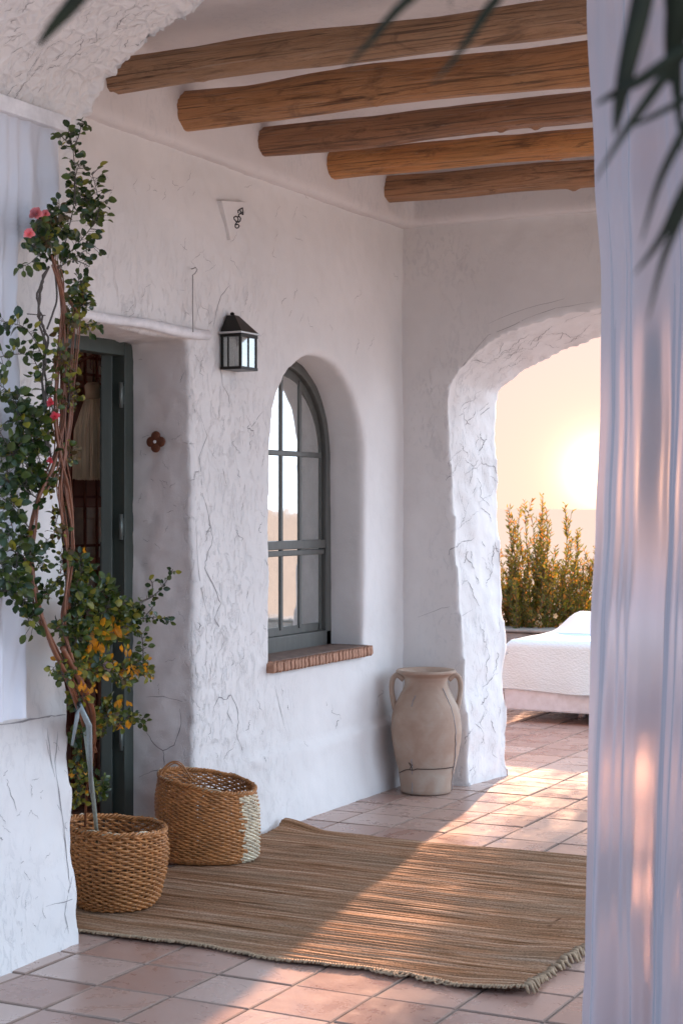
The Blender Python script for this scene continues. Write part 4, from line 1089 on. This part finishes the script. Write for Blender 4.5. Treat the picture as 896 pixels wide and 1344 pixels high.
blob(62,560,14,26,36,.022,gd); blob(86,470,16,36,70,.022,gd); blob(92,530,14,34,54,.020,gd); blob(70,640,12,26,30,.022,gd); blob(88,600,10,24,24,.020,gd)
blob(56,725,7,26,26,.022,md); blob(58,775,8,24,26,.022,md); blob(74,690,10,30,30,.022,gd); blob(80,750,10,34,34,.022,(.2,.4,.3,0,.1))
blob(104,745,16,28,80,.026,md); blob(112,785,28,26,150,.028,md); blob(150,785,30,24,140,.028,md); blob(100,830,26,26,130,.028,md); blob(145,825,36,24,160,.028,yl); blob(176,800,18,18,36,.026,md); blob(172,815,16,10,16,.026,md)
blob(75,820,14,26,30,.024,md); blob(110,870,32,24,150,.026,yl); blob(155,880,32,20,110,.024,yl); blob(175,880,22,14,44,.024,yl); blob(85,885,20,12,30,.024,yl); twig([(130,880),(100,878),(80,870),(66,882)], 22, .022, yl); twig([(170,870),(190,880),(198,883)], 16, .022, yl)
blob(100,912,16,18,44,.022,yl); blob(145,932,28,20,100,.024,yl); blob(165,945,16,12,28,.022,yl); twig([(150,935),(170,940),(185,945),(193,947)], 20, .024, md); blob(135,960,16,12,28,.022,yl); twig([(188,870),(188,850),(186,832)], 14, .024, md, 7)
blob(104,965,12,36,60,.022,md); blob(106,1020,12,36,70,.020,yl); blob(108,1000,8,16,16,.022,yl); blob(126,1035,12,26,40,.024,md); blob(98,1045,8,16,16,.020,yl)
twig([(165,800),(185,790),(200,783),(212,772),(222,757),(227,747)], 16, .026, dk, 6, .0034); twig([(200,783),(200,765),(195,760)], 4, .026, dk, 5); twig([(170,812),(190,812),(205,810),(225,816)], 20, .020, dk, 5, .0022); twig([(188,812),(198,800),(202,795)], 7, .022, dk, 5)
# clusters of yellow leaves
for px, py, n, s_ in ((152,822,10,.040), (124,826,6,.036), (118,832,5,.030), (132,846,5,.040), (120,848,3,.030), (160,843,3,.025), (168,850,3,.026), (158,921,4,.026), (166,918,4,.024), (170,950,3,.028), (172,875,5,.022), (182,880,5,.020), (108,898,6,.022), (122,903,5,.020), (110,720,2,.020)):
    for q in range(n):
        p = VP(px+rv.gauss(0, 3), py+rv.gauss(0, 2.5), -.05); L = s_*rv.uniform(.7, 1.1)
        lv.leaf(p, Vector((rv.gauss(0,.4), rv.gauss(0,.3), -1)), Vector((.45,-.8,.3))+Vector((rv.gauss(0,.4), rv.gauss(0,.4), 0)), L, L*.42, 3, 0)
f.build('main_stem', M_vs, vine); f2.build('side_stem', M_vs2, vine)
tw.build('twigs', [M_vs, M_vs2], vine); lv.build('foliage', [V1, V2, V3, V4, V5], vine)
M_rose = leafmat('rose_petal', (.62,.07,.10), .2); M_rose2 = leafmat('pink_petal', (.62,.20,.24), .3)
def bloom(px, py, r, mat, n=16):
    g = MB(); c = VP(px, py, -.07); ax = Vector((.3,-.9,.3)).normalized(); e1 = ax.orthogonal().normalized(); e2 = ax.cross(e1)
    for i in range(n):
        a = i*2.4; t = i/n; d = (e1*math.cos(a)+e2*math.sin(a))*(.25+.75*t)+ax*(1.1-t)
        p = c+(e1*math.cos(a)+e2*math.sin(a))*r*.25*t; g.leaf(p, d, ax*.6-(e1*math.cos(a)+e2*math.sin(a)), r*(.7+.4*t), r*(.7+.5*t), 0, 0)
    g.build('flower', mat, vine)
bloom(39,307,.015,M_rose2); bloom(48,281,.018,M_rose2); bloom(60,281,.012,M_rose2); bloom(72,547,.014,M_rose,10); bloom(67,528,.012,M_rose,9); bloom(66,605,.010,M_rose,8); bloom(142,874,.014,leafmat('dusty_petal', (.30,.20,.20), .2),12)
# metal stake standing in the basket
stk = empty('metal_stake', P(128, 1100, 5.55), label='bent pale green grey metal stake leaning in the near basket under the vine', cat='stake')
f = MB(); f.tube([P(129,1112,5.60), P(124,1060,5.45), P(118,1005,5.30), P(112,957,5.14)], [.0065,.007,.0075,.007], 8); f.build('rod', simple('weathered_metal', (.34,.38,.33), .5, metal=.3, nscale=60, var=.3), stk)
f = MB(); f.tube([P(120,1040,5.38), P(118,985,5.22), P(117,952,5.10), P(104,924,5.03), P(102,938,5.03), P(95,978,5.05)], [.006,.0085,.0095,.0085,.007,.004], 8); f.build('bent_arm', simple('weathered_metal_blue', (.30,.36,.37), .5, metal=.3, nscale=60), stk)

# ------------------------------------------------------------------ palm close to the camera
palm = empty('palm_tree', (.72, 1.25, 0), label='palm with dark narrow leaves hanging blurred close to the camera', cat='palm')
M_palm = leafmat('palm_leaf', (.010,.014,.004), .05, .75); M_trunk = simple('palm_trunk', (.10,.075,.05), .95, nscale=20, var=.4, bstr=.8, bd=.02)
f = MB(); f.tube([(.72+.01*math.sin(i), 1.25, i*.066) for i in range(31)], [.11+.008*(i % 2)-.001*i for i in range(31)], 16); f.build('trunk', M_trunk, palm)
def blade(mb, pts, w, d0, d1):
    pp = smooth_path(pts, 5); n = len(pp); vs = []; fs = []
    W3 = [P(a, b, d0+(d1-d0)*k/(n-1)) for k, (a, b) in enumerate(pp)]
    for k, p in enumerate(W3):
        t = (W3[min(k+1, n-1)]-W3[max(k-1, 0)]).normalized(); v = (p-Vector((0,0,EYE))).normalized(); s = t.cross(v).normalized()
        q = k/(n-1); hw = w/FP*d0*.5*(min(1, .55+q*2.2)*(1-q**2.6)+.03)
        vs += [p+s*hw-v*hw*.15, p+v*hw*.35, p-s*hw-v*hw*.15, p+v*hw*.35-v*.0012]
    for k in range(n-1):
        a = k*4; b = a+4; fs += [(a,a+1,b+1,b),(a+1,a+2,b+2,b+1),(a+2,a+3,b+3,b+2),(a+3,a,b,b+3)]
    mb.add(vs, fs)
def frond(rach, blades, d):
    g = MB(); top = Vector((.72, 1.25, 1.97))
    R_ = [top]+[P(a, b, dd) for a, b, dd in rach]; rs = smooth_path([tuple(p) for p in R_], 6)
    g.tube(rs, [.010*(1-.7*k/len(rs)) for k in range(len(rs))], 7); st = g.build('frond', M_palm, palm)
    h = MB()
    for pts, w in blades: blade(h, pts, w, d, d*1.04)
    h.build('leaflets', M_palm, st)
frond([(1120,-160,.98),(985,-40,.95),(930,60,.95),(915,180,.96),(905,260,.97)],
      [([(860,-110),(842,0),(824,80),(812,140),(806,178)], 30), ([(925,50),(880,78),(840,105),(800,126),(780,138)], 17), ([(925,45),(889,78),(850,130),(815,180),(778,240)], 16),
       ([(915,120),(880,140),(845,158),(815,170)], 9), ([(915,140),(885,195),(862,245),(840,320)], 13), ([(912,220),(890,265),(865,315),(830,362)], 15), ([(910,250),(890,290),(868,345),(848,425)], 12),
       ([(950,20),(890,-60),(885,60),(895,200)], 30), ([(905,-100),(893,0),(884,60),(878,110)], 40), ([(960,60),(1010,120),(1040,200)], 20), ([(940,100),(990,190),(1010,260)], 18), ([(985,-40),(1030,-10),(1090,60)], 20)], .95)
frond([(1050,-260,1.0),(850,-230,1.0),(640,-160,1.0),(400,-110,1.0),(200,-80,1.0),(120,-60,1.0)],
      [([(640,-130),(566,-30),(520,14),(484,56),(450,92)], 15), ([(740,-190),(668,-30),(636,18),(604,66),(566,112)], 15), ([(600,-140),(592,-40),(591,15)], 5),
       ([(220,-80),(130,-30),(92,10),(64,42),(50,62)], 24), ([(500,-130),(440,-110),(380,-30)], 14), ([(820,-220),(760,-120),(700,-40)], 16), ([(350,-100),(300,-150),(200,-190)], 16), ([(600,-150),(560,-210),(480,-260)], 16), ([(750,-200),(700,-260),(620,-310)], 16)], 1.0)

# ------------------------------------------------------------------ world, sun, camera
SUN_EL, = (R(16.5),)
az = Vector((-.195, .98, 0)).normalized()     # horizontal direction towards the sun
tos = Vector((az.x*math.cos(SUN_EL), az.y*math.cos(SUN_EL), math.sin(SUN_EL)))
sl = bpy.data.lights.new('sun', 'SUN'); sl.energy = 4.4; sl.angle = R(.9); sl.color = (1.0, .56, .34)
so = bpy.data.objects.new('sun', sl); COL.objects.link(so); so.rotation_euler = (-tos).to_track_quat('-Z', 'Y').to_euler(); so.location = tos*30
w = bpy.data.worlds.new('World'); scene.world = w; w.use_nodes = True; nt = w.node_tree; L = nt.links.new
bg = nt.nodes['Background']; sky = N(nt, 'ShaderNodeTexSky'); sky.sky_type = 'NISHITA'; sky.sun_disc = False
sky.sun_elevation = SUN_EL; sky.sun_rotation = math.atan2(az.x, az.y); sky.dust_density = .6; sky.air_density = 1.0
L(sky.outputs[0], bg.inputs[0]); bg.inputs[1].default_value = .0015
geo = N(nt, 'ShaderNodeTexCoord'); nrm = N(nt, 'ShaderNodeVectorMath'); nrm.operation = 'NORMALIZE'; L(geo.outputs['Generated'], nrm.inputs[0])
gd_ = (P(787, 618, 1)-Vector((0,0,EYE))).normalized()
dt = N(nt, 'ShaderNodeVectorMath'); dt.operation = 'DOT_PRODUCT'; L(nrm.outputs[0], dt.inputs[0]); dt.inputs[1].default_value = gd_
dist = math_(nt, 'ARCCOSINE', math_(nt, 'MINIMUM', dt.outputs['Value'], .999999))
wide = ramp(nt, math_(nt, 'DIVIDE', dist, PI), [(0, (.285,.190,.172)), (.045, (.28,.195,.190)), (.10, (.26,.20,.195)), (.17, (.26,.26,.27)), (.30, (.32,.36,.42)), (.5, (.26,.36,.50)), (1, (.13,.18,.26))])
g1 = math_(nt, 'EXPONENT', math_(nt, 'MULTIPLY', math_(nt, 'POWER', math_(nt, 'DIVIDE', dist, R(.72)), 1.4), -1.0))
g2 = math_(nt, 'EXPONENT', math_(nt, 'MULTIPLY', math_(nt, 'DIVIDE', dist, R(3.2)), -1.0))
c1 = mixc(nt, 1.0, wide.outputs[0], mixc(nt, 1.0, (2.6,2.2,1.5), (0,0,0), 'MIX'), 'ADD')
def scaled(col, fac):
    n = N(nt, 'ShaderNodeVectorMath'); n.operation = 'SCALE'; n.inputs[0].default_value = col; L(fac, n.inputs['Scale']); return n.outputs[0]
ad1 = N(nt, 'ShaderNodeVectorMath'); ad1.operation = 'ADD'; L(scaled((1.9,1.3,.75), g1), ad1.inputs[0]); L(scaled((.13,.06,.015), g2), ad1.inputs[1])
ad2 = N(nt, 'ShaderNodeVectorMath'); ad2.operation = 'ADD'; L(ad1.outputs[0], ad2.inputs[0]); L(wide.outputs[0], ad2.inputs[1])
# bright lobe added to the unseen right-hand sky to light the porch walls
ld = N(nt, 'ShaderNodeVectorMath'); ld.operation = 'DOT_PRODUCT'; L(nrm.outputs[0], ld.inputs[0]); ld.inputs[1].default_value = Vector((.84,.40,.36)).normalized()
lobe = math_(nt, 'POWER', math_(nt, 'MAXIMUM', ld.outputs['Value'], 0.0), 3.0)
ad3 = N(nt, 'ShaderNodeVectorMath'); ad3.operation = 'ADD'; L(ad2.outputs[0], ad3.inputs[0]); L(scaled((.80,.95,1.14), lobe), ad3.inputs[1]); ad2 = ad3
b2 = N(nt, 'ShaderNodeBackground'); L(ad2.outputs[0], b2.inputs[0]); b2.inputs[1].default_value = 1.0
ash = N(nt, 'ShaderNodeAddShader'); L(bg.outputs[0], ash.inputs[0]); L(b2.outputs[0], ash.inputs[1]); L(ash.outputs[0], nt.nodes['World Output'].inputs[0])

cam = bpy.data.cameras.new('camera'); co = bpy.data.objects.new('camera', cam); COL.objects.link(co); scene.camera = co
cam.sensor_fit = 'VERTICAL'; cam.sensor_height = 36; cam.sensor_width = 24; cam.lens = FP/1344*36; cam.shift_y = -7/1344
co.location = (0, 0, EYE); co.rotation_euler = (PI/2, 0, math.asin(CS)); cam.clip_start = .05; cam.clip_end = 60000
cam.dof.use_dof = True; cam.dof.focus_distance = 6.6; cam.dof.aperture_fstop = 8.5
vs = scene.view_settings; vs.view_transform = 'Standard'; vs.look = 'None'; vs.exposure = 1.78; vs.gamma = 1; vs.use_curve_mapping = False
scene.cycles.use_denoising = True; scene.cycles.max_bounces = 8; scene.cycles.transparent_max_bounces = 12
